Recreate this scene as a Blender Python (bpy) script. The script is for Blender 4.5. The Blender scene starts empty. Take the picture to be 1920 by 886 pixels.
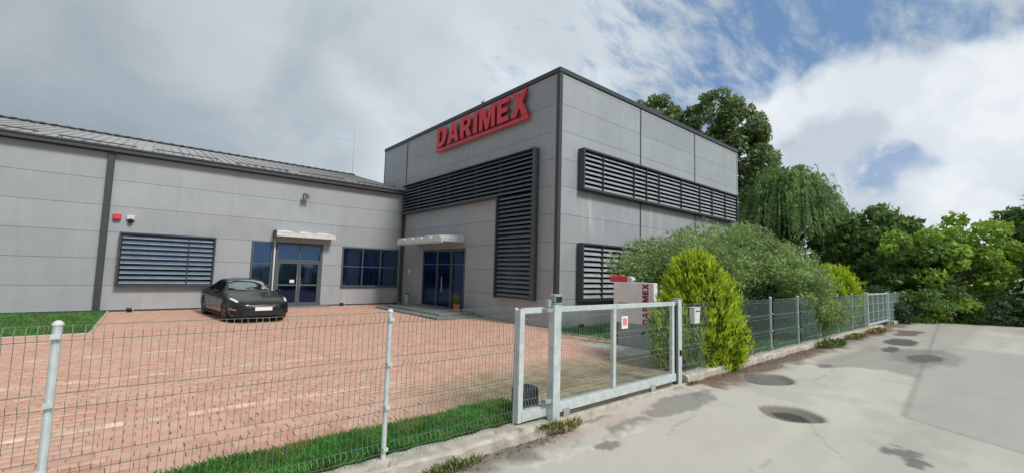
import bpy, math, random
import numpy as np
from mathutils import Vector, Matrix
from mathutils.geometry import tessellate_polygon
random.seed(7); RNG = np.random.default_rng(11)
SC = bpy.context.scene
COL = SC.collection

# ------------------------------------------------------------------ camera
F_PX, PITCH, ROLL, YAW, CAM_H = 809.7, 0.0822, 0.02757, 0.6990, 1.9
def make_camera():
    F = Vector((math.sin(YAW)*math.cos(PITCH), math.cos(YAW)*math.cos(PITCH), math.sin(PITCH)))
    R = Vector((math.cos(YAW), -math.sin(YAW), 0)); U = R.cross(F)
    R2 = math.cos(ROLL)*R + math.sin(ROLL)*U; U2 = -math.sin(ROLL)*R + math.cos(ROLL)*U
    cd = bpy.data.cameras.new('camera'); co = bpy.data.objects.new('camera', cd); COL.objects.link(co)
    m = Matrix(((R2.x, U2.x, -F.x, 0), (R2.y, U2.y, -F.y, 0), (R2.z, U2.z, -F.z, CAM_H), (0, 0, 0, 1)))
    co.matrix_world = m
    cd.sensor_width = 36; cd.lens = F_PX/1920*36; cd.clip_start = 0.05; cd.clip_end = 3000
    SC.camera = co
    return F, R2, U2
CF, CR, CU = make_camera()

# ------------------------------------------------------------------ light
SUN_DIR = Vector((0.13, -0.80, 0.80)).normalized()      # towards the sun
SUN_EL = math.asin(SUN_DIR.z); SUN_AZ = math.atan2(SUN_DIR.x, SUN_DIR.y)
sd = bpy.data.lights.new('sun', 'SUN'); sd.energy = 2.5; sd.angle = math.radians(14); sd.color = (1, .965, .91)
so = bpy.data.objects.new('sun', sd); COL.objects.link(so)
so.rotation_euler = SUN_DIR.to_track_quat('Z', 'Y').to_euler()
so.location = (0, 0, 40)
SC.view_settings.view_transform = 'Standard'; SC.view_settings.look = 'None'
SC.view_settings.gamma = 1; SC.view_settings.exposure = 0.18
SC.view_settings.use_curve_mapping = False

class NT:
    """short node tree writer"""
    def __init__(s, tree): s.t = tree; s.n = tree.nodes; s.l = tree.links
    def add(s, typ, **kw):
        n = s.n.new(typ)
        for k, v in kw.items():
            if k.startswith('i_'):
                key = k[2:]; key = int(key) if key.isdigit() else key.replace('_', ' ')
                sock = n.inputs[key]
                if isinstance(v, bpy.types.NodeSocket): s.l.new(v, sock)
                else: sock.default_value = v
            else: setattr(n, k, v)
        return n
    def math(s, op, a, b=0.0, c=None, clamp=False):
        n = s.n.new('ShaderNodeMath'); n.operation = op; n.use_clamp = clamp
        for i, v in enumerate((a, b, c)):
            if v is None: continue
            if isinstance(v, bpy.types.NodeSocket): s.l.new(v, n.inputs[i])
            else: n.inputs[i].default_value = v
        return n.outputs[0]
    def vmath(s, op, a, b=(0, 0, 0)):
        n = s.n.new('ShaderNodeVectorMath'); n.operation = op
        for i, v in enumerate((a, b)):
            if isinstance(v, bpy.types.NodeSocket): s.l.new(v, n.inputs[i])
            else: n.inputs[i].default_value = v
        return n.outputs['Value'] if op in ('DOT_PRODUCT', 'LENGTH', 'DISTANCE') else n.outputs[0]
    def mix(s, f, a, b, typ='MIX'):
        n = s.n.new('ShaderNodeMix'); n.data_type = 'RGBA'; n.blend_type = typ
        for k, v in ((0, f), (6, a), (7, b)):
            if isinstance(v, bpy.types.NodeSocket): s.l.new(v, n.inputs[k])
            else: n.inputs[k].default_value = v if k == 0 else (*v, 1) if len(v) == 3 else v
        return n.outputs[2]
    def smooth(s, x, lo, hi, a=0.0, b=1.0):
        n = s.n.new('ShaderNodeMapRange'); n.interpolation_type = 'SMOOTHSTEP'
        s.l.new(x, n.inputs[0])
        for i, v in zip((1, 2, 3, 4), (lo, hi, a, b)): n.inputs[i].default_value = v
        return n.outputs[0]
    def noise(s, vec, scale, detail=4, rough=.55, dist=0, dim='3D'):
        n = s.n.new('ShaderNodeTexNoise'); n.noise_dimensions = dim
        s.l.new(vec, n.inputs['Vector']); n.inputs['Scale'].default_value = scale
        n.inputs['Detail'].default_value = detail; n.inputs['Roughness'].default_value = rough
        n.inputs['Distortion'].default_value = dist
        return n.outputs[0]

def make_world():
    w = bpy.data.worlds.new("World"); SC.world = w; w.use_nodes = True
    t = NT(w.node_tree); t.n.clear()
    out = t.add('ShaderNodeOutputWorld'); bg = t.add('ShaderNodeBackground')
    sky = t.add('ShaderNodeTexSky', sky_type='NISHITA', sun_disc=False)
    sky.sun_elevation = SUN_EL; sky.sun_rotation = SUN_AZ; sky.altitude = 100
    geo = t.add('ShaderNodeTexCoord'); d = geo.outputs['Generated']
    sep = t.add('ShaderNodeSeparateXYZ', i_0=d)
    zc = t.math('ADD', t.math('MAXIMUM', sep.outputs[2], 0.0), 0.28)
    pl = t.add('ShaderNodeCombineXYZ', i_0=t.math('DIVIDE', sep.outputs[0], zc), i_1=t.math('DIVIDE', sep.outputs[1], zc), i_2=0.0).outputs[0]
    # warped direction for lumpy edges
    wn = t.n.new('ShaderNodeTexNoise'); t.l.new(d, wn.inputs['Vector']); wn.inputs['Scale'].default_value = 9; wn.inputs['Detail'].default_value = 6
    wv = t.vmath('SCALE', t.vmath('SUBTRACT', wn.outputs['Color'], (.5, .5, .5)))
    wv.node.inputs[3].default_value = .13
    dw = t.vmath('ADD', d, wv)
    def near(v, r0, r1, src=dw):      # 1 inside r0, 0 beyond r1 (chord distance)
        return t.smooth(t.vmath('DISTANCE', src, v), r0, r1, 1.0, 0.0)
    big = t.noise(pl, 1.15, 6, .55, .3)
    fine = t.noise(pl, 5.5, 8, .62, .5)
    soft = t.noise(pl, .8, 4, .5)
    # stretched wisps for the broken high cloud
    mp = t.add('ShaderNodeMapping', i_0=pl); mp.inputs['Scale'].default_value = (1.0, 2.6, 1); mp.inputs['Rotation'].default_value = (0, 0, .9)
    wisp = t.noise(mp.outputs[0], 5.6, 9, .66, .35); patch = t.noise(d, 3.1, 4, .5, .4)
    gap = near((.900, .090, .42), .04, .46)
    gap2 = t.math('MULTIPLY', t.math('MAXIMUM', near((.973, .152, .188), .012, .062), near((.978, .120, .196), .010, .058)), t.smooth(t.noise(dw, 16, 5, .6), .30, .55, .25, .85))
    gap3 = near((.93, .00, .36), .05, .35); gap4 = near((.80, .36, .47), .03, .42)
    cov = t.math('ADD', t.math('MULTIPLY', big, .55), t.math('MULTIPLY', wisp, 1.25))
    cov = t.math('SUBTRACT', cov, t.math('MULTIPLY', t.math('MAXIMUM', gap, gap3), .32))
    cov = t.math('SUBTRACT', cov, t.math('MULTIPLY', gap2, .65)); cov = t.math('SUBTRACT', cov, t.math('MULTIPLY', gap4, .27))
    east = t.smooth(t.vmath('DOT_PRODUCT', d, (.95, -.1, .2)), .25, .9, 0, .12)
    cov = t.math('SUBTRACT', cov, east)
    cover = t.smooth(cov, .24, .76)
    # brightness of the deck: grey towards the north-west, pale overhead of the building
    lum = t.math('ADD', t.math('MULTIPLY', big, .55), t.math('MULTIPLY', soft, .35))
    lum = t.math('ADD', lum, t.math('MULTIPLY', fine, .10))
    lum = t.math('ADD', t.math('MULTIPLY', t.smooth(lum, .34, .66), .62), t.math('MULTIPLY', t.smooth(patch, .36, .66), .50))
    pale = near((.62, .66, .36), .05, .75, d)
    lum = t.math('ADD', t.math('MULTIPLY', lum, .62), t.math('MULTIPLY', pale, .36), clamp=True)
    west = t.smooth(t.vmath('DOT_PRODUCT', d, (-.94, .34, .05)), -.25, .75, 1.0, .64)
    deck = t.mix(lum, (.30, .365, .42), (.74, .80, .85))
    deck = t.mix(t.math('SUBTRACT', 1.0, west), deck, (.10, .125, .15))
    # cumulus tower low in the east
    c1 = near((.955, .16, .25), .112, .160)
    c2 = near((.905, .285, .20), .13, .18)
    c3 = near((.975, .03, .255), .10, .145)
    c4 = near((.985, .09, .09), .07, .11)
    cum = t.math('MAXIMUM', t.math('MAXIMUM', c1, c2), t.math('MAXIMUM', c3, c4))
    cshade = t.math('MAXIMUM', near((.952, .200, .255), .045, .078), near((.938, .250, .21), .045, .085))
    cshade = t.math('MAXIMUM', cshade, near((.965, .20, .10), .02, .12))
    cn = t.noise(dw, 7, 5, .5)
    ccol = t.mix(t.math('MULTIPLY', cshade, .95, clamp=True), (.76, .80, .83), (.43, .485, .565))
    ccol = t.mix(t.smooth(cn, .36, .58, 0, .55), ccol, (.54, .60, .67))
    cum = t.math('MULTIPLY', cum, t.math('SUBTRACT', 1.0, t.math('MULTIPLY', gap2, .92)))
    blue = t.mix(1.0, sky.outputs[0], (.085, .085, .085), 'MULTIPLY')
    blue = t.mix(.55, blue, (.17, .32, .58))
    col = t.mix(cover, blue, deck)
    col = t.mix(cum, col, ccol)
    # thin veil near the horizon
    hz = t.smooth(sep.outputs[2], 0.0, .16, .45, 0)
    col = t.mix(hz, col, (.66, .71, .75))
    low = t.smooth(sep.outputs[2], -.06, -.01, 1, 0)
    col = t.mix(low, col, (.16, .17, .14))
    # keep the physical sky at 0.1 and express the clouds in its units
    fin = t.vmath('SCALE', col); fin.node.inputs[3].default_value = 10.0
    t.l.new(fin, bg.inputs[0]); bg.inputs[1].default_value = 0.1
    t.l.new(bg.outputs[0], out.inputs[0])
    w.cycles.sampling_method = 'MANUAL'; w.cycles.sample_map_resolution = 512
make_world()

# ------------------------------------------------------------------ materials
def mat(name, col, rough=.6, metal=0, spec=.5, var=.0, vscale=3, bump=0, bscale=40, streak=0, rnd=0, trans=0, coat=0, dirt=None, noise_col=None):
    m = bpy.data.materials.new(name); m.use_nodes = True
    t = NT(m.node_tree); b = t.n['Principled BSDF']
    b.inputs['Roughness'].default_value = rough; b.inputs['Metallic'].default_value = metal
    b.inputs['Specular IOR Level'].default_value = spec; b.inputs['Coat Weight'].default_value = coat
    pos = t.add('ShaderNodeNewGeometry'); P = pos.outputs['Position']
    c = t.mix(0.0, col, col)
    if var:
        n = t.noise(P, vscale, 5, .6)
        lo = tuple(x*(1-var) for x in col); hi = tuple(min(1, x*(1+var)) for x in col)
        c = t.mix(t.smooth(n, .3, .7), lo, hi)
    if noise_col is not None:
        n = t.noise(P, noise_col[1], 6, .65, .4)
        c = t.mix(t.smooth(n, noise_col[2], noise_col[3]), c, noise_col[0])
    if streak:
        mp = t.add('ShaderNodeMapping', i_0=P); mp.inputs['Scale'].default_value = (3.2, 3.2, .28)
        n = t.noise(mp.outputs[0], 1.0, 6, .65)
        c = t.mix(t.smooth(n, .48, .78, 0, streak), c, tuple(x*.55 for x in col))
        mp2 = t.add('ShaderNodeMapping', i_0=P); mp2.inputs['Scale'].default_value = (5, 5, .2)
        n2 = t.noise(mp2.outputs[0], 1.3, 4, .6)
        c = t.mix(t.smooth(n2, .55, .8, 0, streak*.8), c, tuple(min(1, x*1.5) for x in col))
    if rnd:
        r = t.add('ShaderNodeObjectInfo').outputs['Random']; r2 = pos.outputs['Random Per Island']
        rr = t.math('FRACT', t.math('ADD', r, r2))
        hs = t.add('ShaderNodeHueSaturation', i_4=c); hs.inputs['Fac'].default_value = 1
        t.l.new(t.math('ADD', t.math('MULTIPLY', rr, rnd*2), 1-rnd), hs.inputs['Value'])
        r3 = t.math('FRACT', t.math('MULTIPLY', rr, 17.3))
        t.l.new(t.math('ADD', t.math('MULTIPLY', r3, rnd*.10), .5-rnd*.05), hs.inputs['Hue'])
        c = hs.outputs[0]
    t.l.new(c, b.inputs['Base Color'])
    if bump:
        n = t.noise(P, bscale, 6, .6)
        bp_ = t.add('ShaderNodeBump', i_Height=n); bp_.inputs['Strength'].default_value = bump; bp_.inputs['Distance'].default_value = .02
        t.l.new(bp_.outputs[0], b.inputs['Normal'])
    if trans:
        tr = t.add('ShaderNodeBsdfTranslucent', i_0=c); mx = t.add('ShaderNodeMixShader'); mx.inputs[0].default_value = trans
        t.l.new(b.outputs[0], mx.inputs[1]); t.l.new(tr.outputs[0], mx.inputs[2])
        t.l.new(mx.outputs[0], t.n['Material Output'].inputs[0])
    return m

def panel_mat():
    """silver-grey painted sandwich panel: faint sheen, dust streaks, panel-to-panel tone change"""
    m = mat('panel_silver', (.385, .408, .425), .5, .18, .4, var=.05, vscale=.8, streak=.20, rnd=.05, bump=.08, bscale=3)
    t = NT(m.node_tree); b = t.n['Principled BSDF']; src = b.inputs['Base Color'].links[0].from_socket
    P = t.add('ShaderNodeNewGeometry').outputs['Position']; sp = t.add('ShaderNodeSeparateXYZ', i_0=P)
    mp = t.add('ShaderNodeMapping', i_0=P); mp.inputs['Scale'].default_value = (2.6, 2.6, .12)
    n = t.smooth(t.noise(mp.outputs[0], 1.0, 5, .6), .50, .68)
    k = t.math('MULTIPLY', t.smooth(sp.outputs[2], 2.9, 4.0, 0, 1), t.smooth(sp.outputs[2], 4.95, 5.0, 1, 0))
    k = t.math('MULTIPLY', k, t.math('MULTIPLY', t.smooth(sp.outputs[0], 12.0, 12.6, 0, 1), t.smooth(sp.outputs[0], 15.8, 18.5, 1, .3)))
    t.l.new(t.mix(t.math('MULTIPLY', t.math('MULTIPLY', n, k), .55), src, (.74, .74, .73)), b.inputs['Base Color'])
    return m
def glass_mat(name, tint, dark, fac=.5):
    m = bpy.data.materials.new(name); m.use_nodes = True
    t = NT(m.node_tree); t.n.remove(t.n['Principled BSDF'])
    g = t.add('ShaderNodeBsdfGlossy'); g.inputs[0].default_value = (*tint, 1); g.inputs[1].default_value = .03
    P = t.add('ShaderNodeNewGeometry').outputs['Position']
    n = t.noise(P, .9, 3, .5); bp_ = t.add('ShaderNodeBump', i_Height=n); bp_.inputs['Strength'].default_value = .10
    bp_.inputs['Distance'].default_value = .05
    t.l.new(bp_.outputs[0], g.inputs['Normal'])
    df = t.add('ShaderNodeBsdfDiffuse')
    n3 = t.noise(P, 1.4, 2, .5)
    t.l.new(t.mix(t.smooth(n3, .4, .6), dark, tuple(x*.45 for x in dark)), df.inputs[0])
    lw = t.add('ShaderNodeLayerWeight'); lw.inputs[0].default_value = .35
    f = t.math('ADD', t.math('MULTIPLY', lw.outputs['Fresnel'], .6), fac*.5, clamp=True)
    mx = t.add('ShaderNodeMixShader', i_0=f); t.l.new(df.outputs[0], mx.inputs[1]); t.l.new(g.outputs[0], mx.inputs[2])
    t.l.new(mx.outputs[0], t.n['Material Output'].inputs[0]); return m

M = dict(
    panel=panel_mat(),
    backing=mat('joint_dark', (.10, .10, .105), .8),
    trim=mat('trim_anthracite', (.060, .068, .074), .45, .2, var=.1, vscale=6),
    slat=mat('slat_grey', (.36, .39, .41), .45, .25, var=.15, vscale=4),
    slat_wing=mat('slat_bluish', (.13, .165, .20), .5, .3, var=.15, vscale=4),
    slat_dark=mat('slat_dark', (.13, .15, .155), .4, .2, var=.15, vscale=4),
    frame_win=mat('frame_bluegrey', (.10, .125, .14), .4, .2),
    glass=glass_mat('glass_blue', (.25, .40, .68), (.008, .016, .04), .5),
    glass_dark=glass_mat('glass_navy', (.10, .17, .34), (.006, .010, .035), .45),
    red=mat('sign_red', (.74, .045, .075), .4, var=.06),
    red_side=mat('sign_red_side', (.28, .012, .022), .5),
    totem=mat('totem_white', (.82, .79, .78), .5, var=.05, bump=.05),
    totem_grey=mat('totem_grey', (.30, .33, .34), .6, var=.08),
    maroon=mat('letter_maroon', (.22, .02, .05), .5),
    roof=mat('roof_sheet', (.42, .41, .40), .5, .25, var=.14, vscale=.7, streak=.3, rnd=.06),
    white=mat('white_plastic', (.66, .66, .65), .4, var=.05),
    cream=mat('canopy_polycarbonate', (.66, .67, .65), .35, var=.08, vscale=5),
    galv=mat('galvanised_paint', (.60, .66, .66), .42, .25, var=.12, vscale=9, noise_col=((.36, .40, .38), 14, .6, .8)),
    galv_dark=mat('galvanised_dull', (.40, .45, .46), .5, .3, var=.12, vscale=9),
    wire=mat('wire_green', (.13, .185, .155), .5, .2, var=.2, vscale=8),
    wire_far=mat('wire_grey_green', (.26, .36, .34), .5, .2, var=.15, vscale=8),
    black_box=mat('motor_black', (.018, .020, .024), .5),
    concrete=mat('kerb_concrete', (.47, .43, .36), .9, var=.22, vscale=5, bump=.6, bscale=22, noise_col=((.20, .18, .14), 6, .56, .72)),
    platform=mat('platform_stone', (.20, .21, .205), .7, var=.15, vscale=4, bump=.2),
    joint_sand=mat('joint_sand', (.30, .175, .125), .95, var=.3, vscale=5, noise_col=((.10, .11, .05), 2.0, .5, .7)),
    soil=mat('soil', (.085, .06, .035), .95, var=.3, vscale=7, bump=.5),
    ground=mat('ground_green', (.07, .11, .035), .95, var=.35, vscale=.6, bump=.4, bscale=6),
    grass=mat('grass_blade', (.115, .34, .06), .6, rnd=.35, trans=.35, var=.35, vscale=2, noise_col=((.34, .32, .11), 2.6, .50, .72)),
    weed=mat('weed_leaf', (.16, .20, .06), .7, rnd=.35, trans=.2),
    straw=mat('weed_straw', (.30, .24, .10), .8, rnd=.3),
    bark=mat('bark', (.11, .085, .065), .9, var=.3, vscale=8, bump=.8, bscale=14),
    l_back=mat('leaf_maple', (.21, .29, .115), .6, rnd=.4, trans=.42, var=.3, vscale=.6),
    l_willow=mat('leaf_willow', (.20, .335, .105), .55, rnd=.35, trans=.42, var=.3, vscale=.7),
    l_dark=mat('leaf_dark', (.165, .275, .07), .6, rnd=.4, trans=.42, var=.3, vscale=.8),
    l_lime=mat('leaf_lime', (.31, .47, .07), .6, rnd=.3, trans=.42, var=.2, vscale=.8),
    l_locust=mat('leaf_locust', (.27, .385, .13), .6, rnd=.32, trans=.42, var=.25, vscale=1.1, noise_col=((.27, .20, .13), 2.2, .62, .8)),
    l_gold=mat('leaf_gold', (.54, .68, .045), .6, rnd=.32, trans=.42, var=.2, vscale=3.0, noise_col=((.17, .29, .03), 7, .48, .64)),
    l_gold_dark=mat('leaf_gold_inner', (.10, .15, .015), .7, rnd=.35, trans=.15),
    l_hedge=mat('leaf_hedge', (.065, .125, .05), .6, rnd=.35, trans=.42, var=.3),
    paint=mat('car_paint_black', (.010, .010, .010), .30, .0, .35, coat=.35),
    car_glass=glass_mat('car_glass', (.80, .88, .88), (.02, .025, .025), 1.1),
    side_glass=glass_mat('car_side_glass', (.22, .25, .28), (.006, .006, .007), .3),
    tyre=mat('tyre_rubber', (.018, .018, .018), .85),
    rim=mat('rim_grey', (.16, .16, .165), .35, .8),
    lamp=mat('headlamp', (.78, .80, .82), .2, .1, .8),
    chrome=mat('bright_strip', (.45, .47, .48), .25, .6),
    plate=mat('plate_white', (.82, .82, .80), .4),
    black=mat('black_plastic', (.012, .012, .013), .6),
    lamp_glass=mat('flood_lens', (.35, .37, .38), .15, .2),
    cable=mat('cable_white', (.6, .62, .6), .5),
    pot=mat('terracotta', (.38, .15, .08), .8),
    iron=mat('cast_iron', (.05, .047, .045), .6, .4, bump=.5, bscale=60),
)

# pavers: brick red body, pale parking lines and mossy/driveway discoloration placed by position
def paver_mat():
    m = bpy.data.materials.new('paver_red'); m.use_nodes = True; t = NT(m.node_tree); b = t.n['Principled BSDF']
    g = t.add('ShaderNodeNewGeometry'); P = g.outputs['Position']
    r = t.math('FRACT', t.math('ADD', t.add('ShaderNodeObjectInfo').outputs['Random'], g.outputs['Random Per Island']))
    c = t.mix(r, (.59, .315, .22), (.73, .445, .33))
    c = t.mix(t.smooth(t.noise(P, .55, 5, .6), .38, .68, 0, .6), c, (.64, .43, .33))
    c = t.mix(t.smooth(t.noise(P, 2.3, 6, .7), .54, .76, 0, .45), c, (.38, .20, .15))
    c = t.mix(t.smooth(t.noise(P, 9, 4, .7), .60, .72, 0, .5), c, (.26, .14, .10))
    sp = t.add('ShaderNodeSeparateXYZ', i_0=P)
    # worn, sandy and mossy wedge where cars turn in from the gate
    ex = t.math('SUBTRACT', sp.outputs[1], t.math('ADD', 5.9, t.math('MULTIPLY', t.noise(P, .8, 3), .9)))
    w = t.math('MULTIPLY', t.smooth(ex, -.5, .9, 1, 0), t.smooth(sp.outputs[0], 2.4, 4.6, 0, 1))
    mossc = t.mix(t.smooth(t.noise(P, 3, 6, .7), .4, .62), (.34, .29, .18), (.17, .17, .10))
    c = t.mix(t.math('MULTIPLY', w, .85), c, mossc)
    c = t.mix(t.smooth(t.noise(P, 60, 3, .6), .35, .75, 0, .25), c, (.30, .17, .12))
    t.l.new(c, b.inputs['Base Color']); b.inputs['Roughness'].default_value = .85
    bm = t.add('ShaderNodeBump', i_Height=t.noise(P, 90, 4, .6)); bm.inputs['Strength'].default_value = .3; bm.inputs['Distance'].default_value = .01
    t.l.new(bm.outputs[0], b.inputs['Normal'])
    return m
M['paver'] = paver_mat()
M['paver_pale'] = mat('paver_pale', (.72, .52, .41), .85, rnd=.15, var=.1, vscale=3, noise_col=((.60, .38, .30), 2.4, .42, .58))

def road_mat():
    m = bpy.data.materials.new('road_surface'); m.use_nodes = True; t = NT(m.node_tree); b = t.n['Principled BSDF']
    P = t.add('ShaderNodeNewGeometry').outputs['Position']
    a = t.add('ShaderNodeAttribute', attribute_name='tint').outputs['Color']
    n = t.noise(P, 85, 5, .8)
    c = t.mix(t.smooth(n, .35, .7, 0, .8), a, t.mix(1, a, (.62, .60, .57), 'MULTIPLY'))
    n2 = t.noise(P, 1.1, 6, .6)
    c = t.mix(t.smooth(n2, .3, .7, 0, .30), c, t.mix(1, a, (.80, .79, .77), 'MULTIPLY'))
    vo = t.add('ShaderNodeTexVoronoi', feature='DISTANCE_TO_EDGE'); t.l.new(t.vmath('ADD', P, t.vmath('SCALE', P)), vo.inputs['Vector']); vo.inputs['Scale'].default_value = .27
    t.l.new(c, b.inputs['Base Color']); b.inputs['Roughness'].default_value = .82; b.inputs['Specular IOR Level'].default_value = .3
    bm = t.add('ShaderNodeBump', i_Height=t.noise(P, 70, 5, .7)); bm.inputs['Strength'].default_value = .35; bm.inputs['Distance'].default_value = .008
    t.l.new(bm.outputs[0], b.inputs['Normal'])
    return m
M['road'] = road_mat()

# ------------------------------------------------------------------ object helpers
def tag(o, label=None, cat=None, group=None, kind=None):
    if label: o['label'] = label
    if cat: o['category'] = cat
    if group: o['group'] = group
    if kind: o['kind'] = kind
    return o
def thing(name, loc, label, cat, group=None):
    o = bpy.data.objects.new(name, None); COL.objects.link(o); o.location = loc; o.empty_display_size = .2
    return tag(o, label, cat, group)
ORG = {}
def origin(parent):
    if parent is None: return Vector((0, 0, 0))
    if parent.parent is not None: return origin(parent.parent)
    return Vector(parent.location)

class MB:
    def __init__(s): s.v = []; s.f = []; s.m = []
    def add(s, vs, fs, mi=0):
        b = len(s.v); s.v += [tuple(p) for p in vs]; s.f += [tuple(i+b for i in f) for f in fs]; s.m += [mi]*len(fs); return s
    def box(s, a, b, mi=0):
        x0, y0, z0 = a; x1, y1, z1 = b
        x0, x1 = min(x0, x1), max(x0, x1); y0, y1 = min(y0, y1), max(y0, y1); z0, z1 = min(z0, z1), max(z0, z1)
        return s.add([(x0,y0,z0),(x1,y0,z0),(x1,y1,z0),(x0,y1,z0),(x0,y0,z1),(x1,y0,z1),(x1,y1,z1),(x0,y1,z1)],
                     [(0,3,2,1),(4,5,6,7),(0,1,5,4),(1,2,6,5),(2,3,7,6),(3,0,4,7)], mi)
    def obox(s, c, ax, ay, az, mi=0):
        c, ax, ay, az = map(Vector, (c, ax, ay, az))
        vs = [c+i*ax+j*ay+k*az for k in (-1,1) for (i,j) in ((-1,-1),(1,-1),(1,1),(-1,1))]
        return s.add(vs, [(0,3,2,1),(4,5,6,7),(0,1,5,4),(1,2,6,5),(2,3,7,6),(3,0,4,7)], mi)
    def tube(s, pts, r, n=6, mi=0, cap=True):
        pts = [Vector(p) for p in pts]; rs = r if hasattr(r, '__len__') else [r]*len(pts); base = len(s.v)
        up = Vector((0,0,1))
        for i, p in enumerate(pts):
            d = (pts[min(i+1,len(pts)-1)]-pts[max(i-1,0)]).normalized()
            u = d.cross(up if abs(d.z) < .9 else Vector((1,0,0))).normalized(); w = d.cross(u)
            for k in range(n):
                a = 2*math.pi*(k+.5)/n; s.v.append(tuple(p+(u*math.cos(a)+w*math.sin(a))*rs[i]))
        for i in range(len(pts)-1):
            for k in range(n):
                a = base+i*n+k; b = base+i*n+(k+1)%n; s.f.append((a, b, b+n, a+n)); s.m.append(mi)
        if cap:
            s.f.append(tuple(base+k for k in range(n))[::-1]); s.m.append(mi)
            s.f.append(tuple(base+(len(pts)-1)*n+k for k in range(n))); s.m.append(mi)
        return s
    def prism(s, loops, to3, depth_vec, mi=0):
        """2D outline loops (first outer, then holes), mapped by to3, extruded by depth_vec"""
        dv = Vector(depth_vec)
        tri = tessellate_polygon([[Vector((x, y, 0)) for x, y in lp] for lp in loops])
        flat = [p for lp in loops for p in lp]; n = len(flat); b = len(s.v)
        P = [Vector(to3(x, y)) for x, y in flat]
        s.v += [tuple(p+dv) for p in P] + [tuple(p) for p in P]
        for t_ in tri:
            s.f.append(tuple(b+i for i in t_)); s.m.append(mi); s.f.append(tuple(b+n+i for i in reversed(t_))); s.m.append(mi)
        k = 0
        for lp in loops:
            L = len(lp)
            for i in range(L):
                a, c = k+i, k+(i+1) % L; s.f.append((b+a, b+c, b+n+c, b+n+a)); s.m.append(mi)
            k += L
        return s
    def build(s, name, mats, parent=None, smooth=False, bevel=0, kind=None):
        o0 = origin(parent)
        me = bpy.data.meshes.new(name); me.from_pydata([(x-o0.x, y-o0.y, z-o0.z) for x, y, z in s.v], [], s.f)
        mats = mats if isinstance(mats, (list, tuple)) else [mats]
        for m in mats: me.materials.append(m)
        if len(mats) > 1: me.polygons.foreach_set('material_index', s.m)
        if smooth: me.polygons.foreach_set('use_smooth', [True]*len(me.polygons))
        me.update()
        o = bpy.data.objects.new(name, me); COL.objects.link(o); o.parent = parent
        if bevel:
            bv = o.modifiers.new('bevel', 'BEVEL'); bv.width = bevel; bv.segments = 1; bv.limit_method = 'ANGLE'
        if kind: o['kind'] = kind
        return o
def recalc(o):
    import bmesh
    bm = bmesh.new(); bm.from_mesh(o.data); bmesh.ops.recalc_face_normals(bm, faces=bm.faces); bm.to_mesh(o.data); bm.free(); return o

def quads_obj(name, V, m, parent=None, nper=4, smooth=False):
    """V: (N*nper,3) array, faces of nper consecutive vertices"""
    o0 = np.array(origin(parent)); V = (V-o0).astype(np.float32); n = len(V)//nper
    me = bpy.data.meshes.new(name); me.vertices.add(len(V)); me.vertices.foreach_set('co', V.ravel())
    me.loops.add(len(V)); me.loops.foreach_set('vertex_index', np.arange(len(V), dtype=np.int32))
    me.polygons.add(n); me.polygons.foreach_set('loop_start', np.arange(0, len(V), nper, dtype=np.int32))
    me.polygons.foreach_set('loop_total', np.full(n, nper, dtype=np.int32))
    me.materials.append(m); me.update(calc_edges=True); me.validate()
    o = bpy.data.objects.new(name, me); COL.objects.link(o); o.parent = parent
    return o

def chamfer_mesh(name, m, hx, hy, hz, c):
    """block with chamfered upper edges, centred, 12-30 tris"""
    v = [(-hx,-hy,-hz),(hx,-hy,-hz),(hx,hy,-hz),(-hx,hy,-hz),(-hx,-hy,hz-c),(hx,-hy,hz-c),(hx,hy,hz-c),(-hx,hy,hz-c),
         (-hx+c,-hy+c,hz),(hx-c,-hy+c,hz),(hx-c,hy-c,hz),(-hx+c,hy-c,hz)]
    f = [(0,1,5,4),(1,2,6,5),(2,3,7,6),(3,0,4,7),(4,5,9,8),(5,6,10,9),(6,7,11,10),(7,4,8,11),(8,9,10,11)]
    me = bpy.data.meshes.new(name); me.from_pydata(v, [], f); me.materials.append(m); me.update(); return me
def inst(name, me, parent, loc, rot=(0,0,0), scale=(1,1,1)):
    o = bpy.data.objects.new(name, me); COL.objects.link(o); o.parent = parent
    o.location = Vector(loc)-origin(parent); o.rotation_euler = rot; o.scale = scale; return o

# numpy value noise (for the road stains)
def vnoise(x, y, s, seed=0):
    r = np.random.default_rng(seed).random((64, 64))
    x = x*s; y = y*s; xi = np.floor(x).astype(int); yi = np.floor(y).astype(int); fx = x-xi; fy = y-yi
    fx = fx*fx*(3-2*fx); fy = fy*fy*(3-2*fy)
    g = lambda i, j: r[i % 64, j % 64]
    return (g(xi,yi)*(1-fx)+g(xi+1,yi)*fx)*(1-fy)+(g(xi,yi+1)*(1-fx)+g(xi+1,yi+1)*fx)*fy
def fbm(x, y, s, seed=0, o=4):
    t = 0; a = .5; n = 0
    for i in range(o): t = t+a*vnoise(x+i*7.3, y-i*3.1, s*2**i, seed+i); n += a; a *= .55
    return t/n
def sst(x, a, b): t = np.clip((x-a)/(b-a), 0, 1); return t*t*(3-2*t)

# ------------------------------------------------------------------ key dimensions (metres)
YF = 4.11                       # fence line
TX0, TX1, TY0, TY1, TH = 10.88, 25.7, 10.49, 25.42, 9.31   # tall block
WY, WH, WX0 = 22.39, 6.14, -20.0                             # low wing front wall

def road_z(X): return -0.11 + .11*sst(np.asarray(X, float), 4.2, 7.5)

# ================================================================== SETTING: ground
def build_ground():
    mb = MB(); mb.add([(-400,-400,-.26),(700,-400,-.26),(700,500,-.26),(-400,500,-.26)], [(0,1,2,3)])
    tag(mb.build('ground', M['ground']), kind='structure')
build_ground()

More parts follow.
